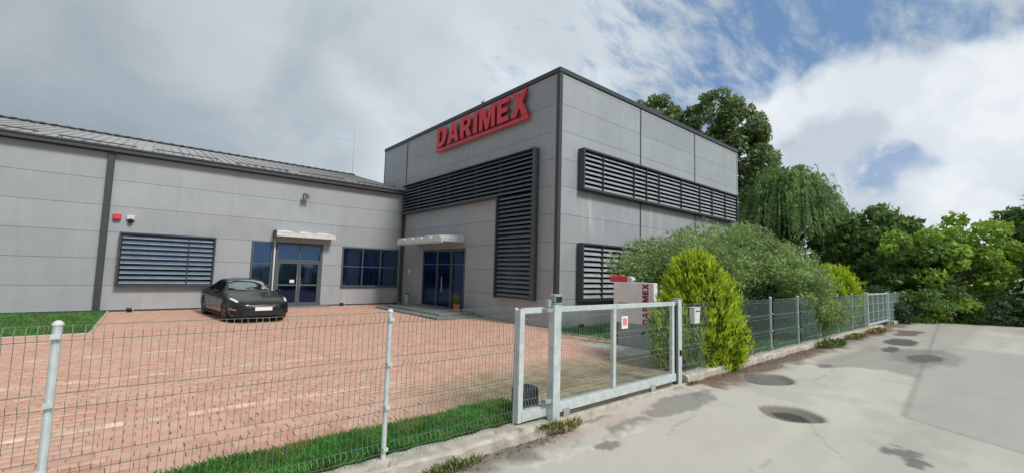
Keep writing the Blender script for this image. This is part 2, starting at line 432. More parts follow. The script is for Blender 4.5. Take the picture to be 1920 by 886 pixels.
def build_road():
    xs = np.concatenate([np.arange(-30, -1, .6), np.arange(-1, 13, .05), np.arange(13, 22, .10), np.arange(22, 60, .5)])
    ys = np.concatenate([np.arange(-1.8, .3, .15), np.arange(.3, 4.21, .05)])
    X, Y = np.meshgrid(xs, ys, indexing='ij'); nx, ny = X.shape
    Z = road_z(X) + .012*(fbm(X, Y, .7, 3)-.5)
    base = np.array([.60, .57, .505]); C = np.ones((nx, ny, 3))*base
    def lay(mask, col):
        nonlocal C
        C = C*(1-mask[..., None])+np.array(col)*mask[..., None]
    n1 = fbm(X, Y, .35, 21); n2 = fbm(X, Y, 1.6, 31, 5); n3 = fbm(X, Y, 5, 41, 4); n4 = fbm(X*.25, Y, 1.2, 51)
    lay(sst(n1, .45, .65)*.35, (.66, .63, .55)); n5 = fbm(X*.16, Y, 2.2, 91); lay(sst(n5, .48, .66)*.45, (.70, .665, .57)); n6 = fbm(X, Y, 9, 95, 3)
    lay(sst(n4, .50, .72)*.30, (.40, .385, .355))
    lay(sst(n2, .58, .72)*.22, (.37, .35, .32))
    # darker repair strip further along on the left half, wheel-polished tracks
    e = X+3.2*(fbm(X, Y, .6, 61)-.5)
    lay(sst(e, 12.2, 12.5)*sst(-e, -17.5, -17.0)*sst(Y+.8*(n2-.5), 1.4, 1.6)*sst(-Y+.8*(n1-.5), -3.3, -3.0)*.55, (.26, .255, .245))
    lay(sst(X, 16, 17)*sst(Y, 1.2, 1.5)*.35, (.33, .325, .31))
    # straight-edged asphalt reinstatement on the near right
    pe = (X-8.35)+.9*(Y-1.1)
    ed = 1.22+.075*(X-8.4)-Y; nr = X-(8.42+.55*(Y-1.2))
    pm_ = sst(ed, 0, .03)*sst(nr, 0, .03)*sst(-X, -19, -18.6)
    lay(pm_*.6, (.43, .42, .40))
    lay(np.maximum(sst(-np.abs(ed), -.07, 0)*sst(nr, 0, .05), sst(-np.abs(nr), -.06, 0)*sst(ed, 0, .05))*.45, (.17, .16, .15))
    # thin cracks
    for k, (x0, y0, ax, ay, L) in enumerate(((5.2,3.0,1,.25,3.0),(3.0,2.6,.9,-.3,2.5),(9.8,2.6,1,.1,4),(6.0,1.4,.8,.5,2))):
        dx, dy = X-x0, Y-y0; l = math.hypot(ax, ay); ax /= l; ay /= l
        u = dx*ax+dy*ay; w = -dx*ay+dy*ax+.35*(fbm(X, Y, 1.1, 71+k)-.5)
        lay(sst(-np.abs(w), -.022, -.006)*(u > 0)*(u < L)*.3, (.20, .19, .18))
    # dirt along the kerb
    kerb = sst(Y+.7*(n2-.5)+.3*(n3-.5), 3.42, 3.72)
    lay(kerb*(X > 7.7)*.85, (.17, .105, .075))
    lay(sst(Y+.6*(n2-.5), 3.2, 3.9)*(X > 7.7)*.35, (.26, .20, .15))
    lay(sst(Y+.55*(n2-.5)+.3*(n3-.5), 3.45, 3.75)*(X < 4.4)*.75, (.17, .15, .125))
    # crumbled pale and pinkish concrete in front of the gate, damp dark patches
    thr = sst(Y+.4*(n2-.5), 3.35, 3.6)*(X > 3.4)*(X < 7.8)
    lay(thr*sst(n2+.4*(n6-.5), .50, .60)*.7, (.24, .20, .17))
    pk = sst(Y+.12*(n3-.5), 3.62, 3.68)*sst(-(Y+.20*(n3-.5)), -3.90, -3.84)*(X > 3.9)*(X < 7.8)
    lay(pk*sst(n6, .30, .45)*.85, (.62, .50, .45))
    pw = sst(Y+.25*(n3-.5)+.1*(n6-.5), 3.28, 3.34)*sst(-(Y+.25*(n3-.5)), -3.48, -3.42)*(X > 1.5)*(X < 5.2)
    lay(pw*sst(n6, .38, .55)*.8, (.72, .69, .62))
    def blob(cx, cy, rx, ry, col, k, nz=.9, rot=0, amt=.9):
        c, s_ = math.cos(rot), math.sin(rot); dx = X-cx; dy = Y-cy; u = (dx*c+dy*s_)/rx; v = (-dx*s_+dy*c)/ry
        r = np.sqrt(u*u+v*v)+nz*(fbm(X, Y, 1.3/max(rx, ry), k)-.5)*1.2+.45*(n3-.5)+.35*(n6-.5)
        lay(sst(-r, -1.05, -.85)*amt, col); return r
    blob(6.45, 3.52, .75, .22, (.24, .225, .21), 5, 1.5, -.1, .7)
    blob(4.35, 3.30, .22, .09, (.26, .24, .22), 16)
    blob(6.7, 1.0, .22, .16, (.20, .195, .185), 7, 1.5, .6)
    blob(6.45, .86, .15, .10, (.20, .195, .185), 8, 1.5)
    blob(18.9, 2.75, 1.5, .42, (.10, .095, .09), 9, .9)
    blob(16.6, 2.6, .8, .22, (.12, .11, .10), 10, 1.2)
    blob(15.4, 1.75, .9, .33, (.055, .052, .050), 11, .5)
    blob(15.5, 1.75, 2.0, .75, (.22, .215, .21), 12, .6, amt=.5)
    blob(22.5, 3.0, 2.2, .5, (.16, .13, .10), 13, 1.3)
    blob(11.8, 3.0, .35, .12, (.22, .21, .20), 14)
    # two sunken covers: dished surround
    for (cx, cy, rx, ry, dep, col, k) in ((9.28, 3.28, .66, .46, .06, (.150, .145, .14), 1), (7.22, 2.28, .42, .46, .065, (.17, .155, .14), 2)):
        dx = (X-cx)/rx; dy = (Y-cy)/ry; r = np.abs(dx)**1.25+np.abs(dy)**2.0+.22*(fbm(X, Y, 3, k+80)-.5)
        Z = Z-dep*sst(-r, -1.05, -.45)
        lay(sst(-(r+.10*(n3-.5)), -1.02, -.80)*.85, col)
        lay(sst(-r, -1.22, -1.0)*(r > .98)*.35, (.50, .47, .42))
    lay(sst(-(np.abs(X-7.24)/.20+(Y-2.27)**2/.26**2+.3*(n6-.5)), -1.1, -.85)*.9, (.065, .06, .055))
    Z += .006*(n3-.5)
    V = np.stack([X, Y, Z], -1).reshape(-1, 3)
    i = np.arange(nx*ny).reshape(nx, ny); Fq = np.stack([i[:-1,:-1], i[1:,:-1], i[1:,1:], i[:-1,1:]], -1).reshape(-1, 4)
    me = bpy.data.meshes.new('road'); me.vertices.add(len(V)); me.vertices.foreach_set('co', V.astype(np.float32).ravel())
    me.loops.add(Fq.size); me.loops.foreach_set('vertex_index', Fq.astype(np.int32).ravel())
    me.polygons.add(len(Fq)); me.polygons.foreach_set('loop_start', np.arange(0, Fq.size, 4, dtype=np.int32)); me.polygons.foreach_set('loop_total', np.full(len(Fq), 4, dtype=np.int32))
    me.polygons.foreach_set('use_smooth', [True]*len(Fq))
    me.materials.append(M['road']); me.update(calc_edges=True)
    at = me.attributes.new('tint', 'FLOAT_COLOR', 'POINT')
    at.data.foreach_set('color', np.concatenate([C.reshape(-1, 3), np.ones((nx*ny, 1))], 1).astype(np.float32).ravel())
    o = bpy.data.objects.new('road', me); COL.objects.link(o); tag(o, kind='structure')
build_road()

def kerb(name, x0, x1, ztop, zbot, y0=3.93, y1=4.24, seed=0, step=.12):
    """cast concrete strip with crumbled, uneven edges"""
    mb = MB(); n = int((x1-x0)/step)+1; xs = np.linspace(x0, x1, n)
    prof = [(y0, zbot), (y0, ztop-.03), (y0+.03, ztop), (y1-.03, ztop), (y1, ztop-.03), (y1, zbot)]
    r = np.random.default_rng(seed); vs = []
    for x in xs:
        w = (fbm(np.array([x]), np.array([1.0+seed]), 1.5, seed)[0]-.5)
        for j, (y, z) in enumerate(prof):
            vs.append((x, y+(w*.10+r.normal()*.006 if j < 3 else r.normal()*.004), z+(w*.05+r.normal()*.006 if 0 < j < 5 else 0)-(.03*max(0, r.normal()-.8) if j in (1, 2) else 0)))
    m = len(prof); fs = [(i*m+j, i*m+j+1, (i+1)*m+j+1, (i+1)*m+j)[::-1] for i in range(n-1) for j in range(m-1)]
    fs += [tuple(range(m)), tuple((n-1)*m+j for j in range(m))[::-1]]
    mb.add(vs, fs); o = mb.build(name, M['concrete']); tag(o, kind='structure'); return recalc(o)
kerb('kerb', -12, 4.22, .035, -.25, seed=3)
kerb('kerb', 7.55, 24.0, .14, -.2, y0=3.98, seed=5)
kerb('kerb', 26.4, 40.0, .14, -.2, y0=3.98, seed=8, step=.4)
def threshold():
    mb = MB(); mb.box((4.25, 3.98, -.2), (7.52, 4.02, .02)); mb.box((4.25, 4.022, -.2), (7.52, 4.30, .004))
    tag(mb.build('gate_threshold', M['concrete'], bevel=.01), kind='structure')
threshold()

# paving: brick pavers; the ones that show largest are parts, the rest one joined field
def visible_px(x, y, z=0):
    d = Vector((x, y, z-CAM_H)); zc = d.dot(CF)
    if zc < .3: return None
    return 960+F_PX*d.dot(CR)/zc, 443-F_PX*d.dot(CU)/zc, zc
def build_paving():
    base = MB(); base.add([(-14,4.24,-.035),(10.9,4.24,-.035),(10.9,WY+.02,-.035),(-14,WY+.02,-.035)], [(0,1,2,3)])
    root = base.build('yard_paving', M['joint_sand']); tag(root, kind='structure')
    L, W, G = .198, .160, .006
    cells = []
    row = 0; y = 4.30
    while y < WY-.05:
        x = -5.6+(row % 2)*L*.5
        while x < 10.86:
            cx, cy = x+L/2, y+W/2
            lawn_r = cx > 10.25 and cy < 10.4          # path edge on the tower side
            strip = cy < 5.02+.03*math.sin(cx*3) and cx < 4.15+.5*(cy-4.3)
            lawn_l = cx < -.98 and cy > 15.9
            plat = cx > 8.62 and 14.55 < cy < 20.55
            if not (strip or lawn_l or lawn_r or plat or (cx > TX0-.02 and cy > TY0)):
                pale = cx < 3.5 and any(abs(cy-q) < W*.5 for q in (7.02, 9.66, 12.1, 14.7))
                cells.append((cx, cy, 1 if pale else 0))
            x += L
        y += W; row += 1
    near = []
    for k, (cx, cy, p) in enumerate(cells):
        q = visible_px(cx, cy)
        if q and 177 < q[0] < 1743 and q[1] < 880: near.append((q[2], k))
    near.sort(); single = set(k for _, k in near[:300])
    meR = chamfer_mesh('brick', M['paver'], (L-G)/2, (W-G)/2, .03, .0035); meP = chamfer_mesh('brick_pale', M['paver_pale'], (L-G)/2, (W-G)/2, .03, .0035)
    tmpl = np.array([v.co[:] for v in meR.vertices]); tf = [list(p.vertices) for p in meR.polygons]
    far = {0: [], 1: []}
    r = np.random.default_rng(5)
    for k, (cx, cy, p) in enumerate(cells):
        dz = r.normal()*.0022 + .012*(fbm(np.array([cx]), np.array([cy]), .35, 9)[0]-.5)
        if k in single:
            o = inst('brick', meP if p else meR, root, (cx+r.normal()*.0015, cy+r.normal()*.0015, -.03+dz), (r.normal()*.008, r.normal()*.008, r.normal()*.010))
        else: far[p].append((cx+r.normal()*.001, cy+r.normal()*.001, -.03+dz, r.normal()*.006, r.normal()*.006))
    for p, lst in far.items():
        A = np.array(lst); n = len(A)
        V = np.repeat(tmpl[None], n, 0); V = V + 0
        V[:, :, 2] += V[:, :, 0]*A[:, 3, None]+V[:, :, 1]*A[:, 4, None]
        V += A[:, None, :3]
        Fq = (np.array(tf)[None]+(np.arange(n)*12)[:, None, None]).reshape(-1, 4)
        me = bpy.data.meshes.new('brick_field'); me.vertices.add(n*12); me.vertices.foreach_set('co', V.astype(np.float32).ravel())
        me.loops.add(Fq.size); me.loops.foreach_set('vertex_index', Fq.astype(np.int32).ravel())
        me.polygons.add(len(Fq)); me.polygons.foreach_set('loop_start', np.arange(0, Fq.size, 4, dtype=np.int32)); me.polygons.foreach_set('loop_total', np.full(len(Fq), 4, dtype=np.int32))
        me.materials.append(M['paver_pale'] if p else M['paver']); me.update(calc_edges=True)
        o = bpy.data.objects.new('brick_field', me); COL.objects.link(o); o.parent = root; o['kind'] = 'stuff'
build_paving()

def blades(name, regions, n, hmin, hmax, wid, m, z=0.0, seed=1, lean=.35, kind='stuff', cat='grass', label=None):
    r = np.random.default_rng(seed); out = []
    areas = [(b-a)*(d-c) for a, b, c, d in regions]; tot = sum(areas)
    for (a, b, c, d), ar in zip(regions, areas):
        k = int(n*ar/tot); x = r.uniform(a, b, k); y = r.uniform(c, d, k)
        h = r.uniform(hmin, hmax, k)*(.55+.9*fbm(x, y, 1.3, seed)); th = r.uniform(0, 2*np.pi, k)
        dx, dy = np.cos(th)*wid, np.sin(th)*wid
        lx, ly = r.normal(0, lean, k)*h, r.normal(0, lean, k)*h
        p0 = np.stack([x-dx, y-dy, np.full(k, z)], -1); p1 = np.stack([x+dx, y+dy, np.full(k, z)], -1)
        p2 = np.stack([x+dx*.6+lx*.5, y+dy*.6+ly*.5, z+h*.6], -1); p3 = np.stack([x+lx*1.2, y+ly*1.2, z+h], -1)
        out.append(np.stack([p0, p1, p2, p3], 1).reshape(-1, 3))
    o = quads_obj(name, np.concatenate(out), m); return tag(o, label, cat, kind=kind)
def lawns():
    for (a, b, c, d, z) in ((-12, 4.05, 4.24, 5.06, .004), (-14, -.98, 15.9, WY-.3, .004), (10.45, 24, 4.24, TY0-.02, .004), (25.9, 45, 4.24, 30, .0), (26.4,60,4.24,4.25,-.1)):
        mb = MB(); mb.add([(a,c,z),(b,c,z),(b,d,z),(a,d,z)], [(0,1,2,3)]); tag(mb.build('lawn_soil', M['soil'] if d-c > 0.01 else M['soil']), kind='structure')
    blades('grass_strip', [(-3, 4.1, 4.26, 4.98)], 42000, .05, .12, .0028, M['grass'], seed=2, label='strip of long green grass growing just behind the near kerb', cat='grass')
    blades('grass_edge', [(-3, 4.1, 4.94, 5.08)], 2200, .03, .07, .0028, M['grass'], seed=12, label='thin fringe of grass creeping over the paver edge', cat='grass')
    blades('lawn_grass', [(-9, -1.02, 16.0, WY-.3)], 26000, .05, .10, .006, M['grass'], seed=3, label='small lawn at the foot of the long low wall', cat='grass')
    blades('lawn_grass', [(10.45, 16, 7.6, TY0-.05), (16, 24, 4.4, TY0-.05), (12.6, 16, 4.3, 7.6)], 52000, .05, .11, .007, M['grass'], seed=4, label='lawn between the sign board and the tall building', cat='grass')
    # pale concrete path in front of the totem and the edging stones of both lawns
    p = MB(); p.box((9.0, 6.05, -.1), (10.43, 7.9, .012)); tag(p.build('path', M['concrete'], bevel=.005), kind='structure')
    e = MB(); e.box((-1.04, 15.8, -.1), (-.96, WY-.02, .03)); e.box((-14, 15.8, -.1), (-1.042, 15.88, .03)); e.box((10.43, 4.3, -.1), (10.50, TY0-.3, .03))
    tag(e.build('lawn_edging', M['concrete'], bevel=.008), kind='structure')
lawns()

# ================================================================== BUILDINGS
UNIT = None
def unit_panel():
    global UNIT
    mb = MB(); mb.box((-.5,-.5,-.5), (.5,.5,.5)); me = bpy.data.meshes.new('cladding_panel')
    me.from_pydata(mb.v, [], mb.f); me.materials.append(M['panel']); me.update(); UNIT = me
unit_panel()
def panel_box(parent, a, b):
    a = Vector(a); b = Vector(b); return inst('cladding_panel', UNIT, parent, (a+b)/2, scale=tuple(abs(x) for x in (b-a)))
G = .0055
def clad(parent, axis, plane, thick, spans, zlist, holes):
    """cover a wall with 1 m high panels. axis: 'x' wall runs along X at Y=plane (outer face), 'y' along Y at X=plane. holes (u0,u1,z0,z1)"""
    for (u0, u1) in spans:
        for z0, z1 in zip(zlist[:-1], zlist[1:]):
            segs = [(u0, u1)]
            hs = [h for h in holes if h[2] < z1-.01 and h[3] > z0+.01]
            for h in hs:
                ns = []
                for a, b in segs:
                    if h[1] <= a or h[0] >= b: ns.append((a, b)); continue
                    if h[0]-a > .03: ns.append((a, h[0]))
                    if b-h[1] > .03: ns.append((h[1], b))
                    # remaining slices above / below the opening within this course
                    ha, hb = max(a, h[0]), min(b, h[1])
                    for q0, q1 in ((z0, h[2]), (h[3], z1)):
                        if q1-q0 > .04: put(parent, axis, plane, thick, ha, hb, q0, q1)
                segs = ns
            for a, b in segs: put(parent, axis, plane, thick, a, b, z0, z1)
def put(parent, axis, plane, thick, a, b, z0, z1):
    if axis == 'x': panel_box(parent, (a+G*.5, plane, z0+G), (b-G*.5, plane+thick, z1-G))
    else: panel_box(parent, (plane, a+G*.5, z0+G), (plane+thick, b-G*.5, z1-G))

def louvre(root, axis, plane, u0, u1, z0, z1, n, posts, slat_m, name='louvre_screen', depth=.30, tilt=50, chord=.17, frame_sides=(1, 1), bottom_from=None, top=True):
    """projecting sun-blade screen: frame, dark recess, posts and one slat per bay and course. axis as in clad; faces -Y or -X"""
    def P(u, out, z): return (u, plane-out, z) if axis == 'x' else (plane-out, u, z)
    def bx(mb, ua, ub, o0, o1, za, zb): mb.box(P(ua, o0, za), P(ub, o1, zb))
    fr = MB(); w = .07; wh = .07 if axis == 'x' else .03
    if frame_sides[0]: bx(fr, u0-w, u0, .003, depth, z0-(w if bottom_from is None else -.001), z1+w)
    if frame_sides[1]: bx(fr, u1, u1+w, .003, depth, z0-w, z1+(w if top else 0))
    if top: bx(fr, u0, u1, .003, depth-.004, z1, z1+wh)
    bx(fr, u0 if bottom_from is None else bottom_from, u1, .003, depth-.004, z0-wh, z0)
    screen = fr.build(name, M['trim'], root, bevel=.006)
    edges = [u0]+list(posts)+[u1]
    pm = MB()
    for k, u in enumerate(posts):
        pb = MB(); bx(pb, u-.014, u+.014, .02, depth-(.02 if axis == 'x' else .10), z0+.002, z1-.002); pb.build('screen_post', M['trim'], screen)
    pitch = (z1-z0)/n; cache = {}
    t = math.radians(tilt)
    for i in range(n):
        zc = z0+pitch*(i+.5)
        for a, b in zip(edges[:-1], edges[1:]):
            Lh = (b-a)/2-.022; key = round(Lh, 3)
            if key not in cache:
                # lens-shaped blade section, outer edge lower
                sec = []
                for q in range(8):
                    an = 2*math.pi*q/8; sec.append((math.cos(an)*chord/2, math.sin(an)*.016))
                vs = []
                for s_ in (-1, 1):
                    for (c, h) in sec:
                        out = c*math.cos(t)-h*math.sin(t)*-1; z = -c*math.sin(t)+h*math.cos(t)
                        vs.append((s_*Lh, -out, z) if axis == 'x' else (-out, s_*Lh, z))
                fs = [(q, (q+1) % 8, 8+(q+1) % 8, 8+q) for q in range(8)]+[tuple(range(8)), tuple(range(8, 16))]
                mb = MB(); mb.add(vs, fs); me = bpy.data.meshes.new('slat'); me.from_pydata(mb.v, [], mb.f); me.materials.append(slat_m)
                import bmesh
                bm = bmesh.new(); bm.from_mesh(me); bmesh.ops.recalc_face_normals(bm, faces=bm.faces); bm.to_mesh(me); bm.free()
                cache[key] = me
            inst('slat', cache[key], screen, P((a+b)/2, depth*.62, zc))
    return screen

def window(root, axis, plane, u0, u1, z0, z1, cols, rows, gm, name='window', inset=.06, fw=.06, sill=True):
    """framed glazing set in its opening; panes are parts of the window"""
    def P(u, out, z): return (u, plane-out, z) if axis == 'x' else (plane-out, u, z)
    fr = MB()
    def bx(mb, ua, ub, o0, o1, za, zb): mb.box(P(ua, o0, za), P(ub, o1, zb))
    bx(fr, u0, u0+fw, -inset-.05, .012, z0, z1); bx(fr, u1-fw, u1, -inset-.05, .012, z0, z1)
    bx(fr, u0+fw, u1-fw, -inset-.05, .010, z1-fw, z1); bx(fr, u0+fw, u1-fw, -inset-.05, .010, z0, z0+fw)
    us = [u0+fw+(u1-u0-2*fw)*c for c in cols]; zs = [z0+fw+(z1-z0-2*fw)*c for c in rows]
    for u in us[1:-1]: bx(fr, u-.025, u+.025, -inset-.045, .004, z0+fw, z1-fw)
    for z in zs[1:-1]:
        for a, b in zip(us[:-1], us[1:]): bx(fr, a+(.025 if a != us[0] else 0), b-(.025 if b != us[-1] else 0), -inset-.04, .001, z-.022, z+.022)
    o = fr.build(name, M['frame_win'], root)
    for a, b in zip(us[:-1], us[1:]):
        for c, d in zip(zs[:-1], zs[1:]):
            pb = MB(); bx(pb, a+.002, b-.002, -inset-.012, -inset, c+.002, d-.002); pb.build('pane', gm, o)
    if sill:
        sb = MB(); bx(sb, u0-.03, u1+.03, .013, .09, z0-.05, z0-.01); sb.build('sill', M['trim'], o)
    return o

def build_tower():
    root = thing('office_building', (TX0, TY0, 0), 'tall flat-roofed grey panelled block with the red letters and long louvre bands', 'building')
    # core walls (recess colour shows in the joints), hollow so windows sit in it
    core = MB(); core.box((TX0+.10, TY0+.10, -.1), (TX1, TY1, TH-.25)); wall = core.build('wall', M['backing'], root)
    zs = [-.02, 1, 2, 3, 4, 5, 6, 7, 8, 9, 9.12]
    # facade towards the yard (faces -X)
    holes = [(16.15, 20.05, .0, 2.92)]
    clad(wall, 'y', TX0, .11, [(TY0+.14, 16.15), (16.15, WY-.05), (WY+.05, TY1-.02)], zs, holes)
    # facade towards the road (faces -Y)
    clad(wall, 'x', TY0, .11, [(TX0+.14, 15.90), (15.98, 20.66), (20.74, TX1-.1)], zs, [])
    tr = MB()
    tr.box((TX0-.03, TY0-.03, -.02), (TX0+.13, TY0+.13, TH-.17)); tr.build('corner_trim', M['trim'], root, bevel=.008)
    for x in (15.94, 20.70):
        b = MB(); b.box((x-.035, TY0-.012, -.02), (x+.035, TY0+.08, TH-.18)); b.build('joint_cover', M['trim'], root)
    b = MB(); b.box((TX0-.014, WY-.045, WH+.2), (TX0+.08, WY+.045, TH-.18)); b.build('joint_cover', M['trim'], root)
    b = MB(); b.box((TX1-.10, TY0-.015, -.02), (TX1+.02, TY0+.1, TH-.18)); b.build('corner_trim', M['slat'], root)
    b = MB(); b.box((TX0-.02, TY1-.03, WH), (TX0+.1, TY1+.02, TH-.18)); b.build('corner_trim', M['trim'], root)
    # parapet coping with drip edge
    c = MB()
    c.box((TX0-.05, TY0-.05, TH-.18), (TX1+.05, TY0+.30, TH)); c.box((TX0-.05, TY0+.302, TH-.178), (TX0+.30, TY1+.05, TH-.002))
    c.box((TX0+.302, TY1-.30, TH-.178), (TX1+.05, TY1+.05, TH-.004)); c.box((TX1-.30, TY0+.302, TH-.176), (TX1+.048, TY1-.302, TH-.003))
    c.build('parapet_coping', M['trim'], root, bevel=.01)
    # louvre bands
    louvre(root, 'x', TY0, 11.98, 24.94, 5.04, 6.44, 8, [13.08, 15.10, 16.02, 17.0, 18.9, 20.7, 22.0, 23.5], M['slat'], chord=.150)
    louvre(root, 'x', TY0, 11.98, 24.94, 1.0, 2.96, 10, [13.08, 15.10, 16.02, 17.0, 18.9, 20.7, 22.0, 23.5], M['slat'], chord=.165)
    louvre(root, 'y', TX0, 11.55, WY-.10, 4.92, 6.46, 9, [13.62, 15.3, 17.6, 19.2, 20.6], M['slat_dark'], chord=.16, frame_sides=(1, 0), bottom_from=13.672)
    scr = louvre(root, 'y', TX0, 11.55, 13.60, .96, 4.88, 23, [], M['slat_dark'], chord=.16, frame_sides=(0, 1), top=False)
    b = MB(); b.box((TX0-.30, 11.48, .89), (TX0-.003, 11.549, 4.919)); b.build('side_frame', M['trim'], scr)
    for (a, b_, ax) in (((12.0, TY0-.02, 5.06), (24.92, TY0-.004, 6.42), 0), ((12.0, TY0-.02, 1.02), (24.92, TY0-.004, 2.94), 0), ((TX0-.02, 13.62, 4.94), (TX0-.004, WY-.12, 6.44), 1), ((TX0-.02, 11.57, .98), (TX0-.004, 13.58, 6.44), 1)):
        g = MB(); g.box(a, b_); g.build('window_band', M['glass_dark'], root)
    # entrance glazing in the yard facade
    window(root, 'y', TX0, 16.17, 20.03, .12, 2.90, [0, .27, .30, .62, .64, 1], [0, .76, 1], M['glass_dark'], name='entrance_glazing', inset=.05, fw=.08, sill=False)
    hb = MB(); hb.tube([(TX0-.07, 18.0, .9), (TX0-.07, 18.0, 1.6)], .018, 6); hb.tube([(TX0-.02, 18.0, .98), (TX0-.07, 18.0, .98)], .012, 6); hb.build('door_handle', M['galv'], root)
    # canopy: five scalloped polycarbonate tiles on two brackets
    cn = MB(); cn.box((9.70, 16.26, 3.09), (9.76, 20.62, 3.145)); cn.box((9.762, 16.20, 3.161), (TX0-.003, 16.262, 3.221)); cn.box((9.762, 20.626, 3.161), (TX0-.003, 20.68, 3.221))
    canopy = cn.build('canopy', M['galv'], root)
    for k in range(5):
        y0 = 16.27+k*.87; t_ = MB(); N = 7
        vs = []
        for i in range(N):
            u = i/(N-1); h = .15*math.sin(math.pi*u)**.6
            vs += [(9.66, y0+u*.846, 3.30+h), (TX0-.004, y0+u*.846, 3.40+h), (9.66, y0+u*.846, 3.150), (TX0-.004, y0+u*.846, 3.226)]
        fs = []
        for i in range(N-1):
            a = 4*i; b2 = a+4
            fs += [(a, b2, b2+1, a+1), (a+2, a+3, b2+3, b2+2), (a, a+2, b2+2, b2), (a+1, b2+1, b2+3, a+3)]
        fs += [(0, 1, 3, 2), (4*(N-1), 4*(N-1)+2, 4*(N-1)+3, 4*(N-1)+1)]
        t_.add(vs, fs); recalc(t_.build('canopy_panel', M['cream'], canopy))
    # entrance platform: two low steps
    return root
tower = build_tower()
def build_platform():
    root = thing('entrance_platform', (9.7, 17, 0), 'low grey stone entrance step below the scalloped canopy', 'step')
    a = MB(); a.box((8.66, 14.6, -.05), (TX0-.003, 20.5, .075)); a.build('lower_step', M['platform'], root, bevel=.012)
    b = MB(); b.box((9.15, 15.3, .076), (TX0-.003, 20.3, .15)); b.build('upper_step', M['platform'], root, bevel=.012)
build_platform()

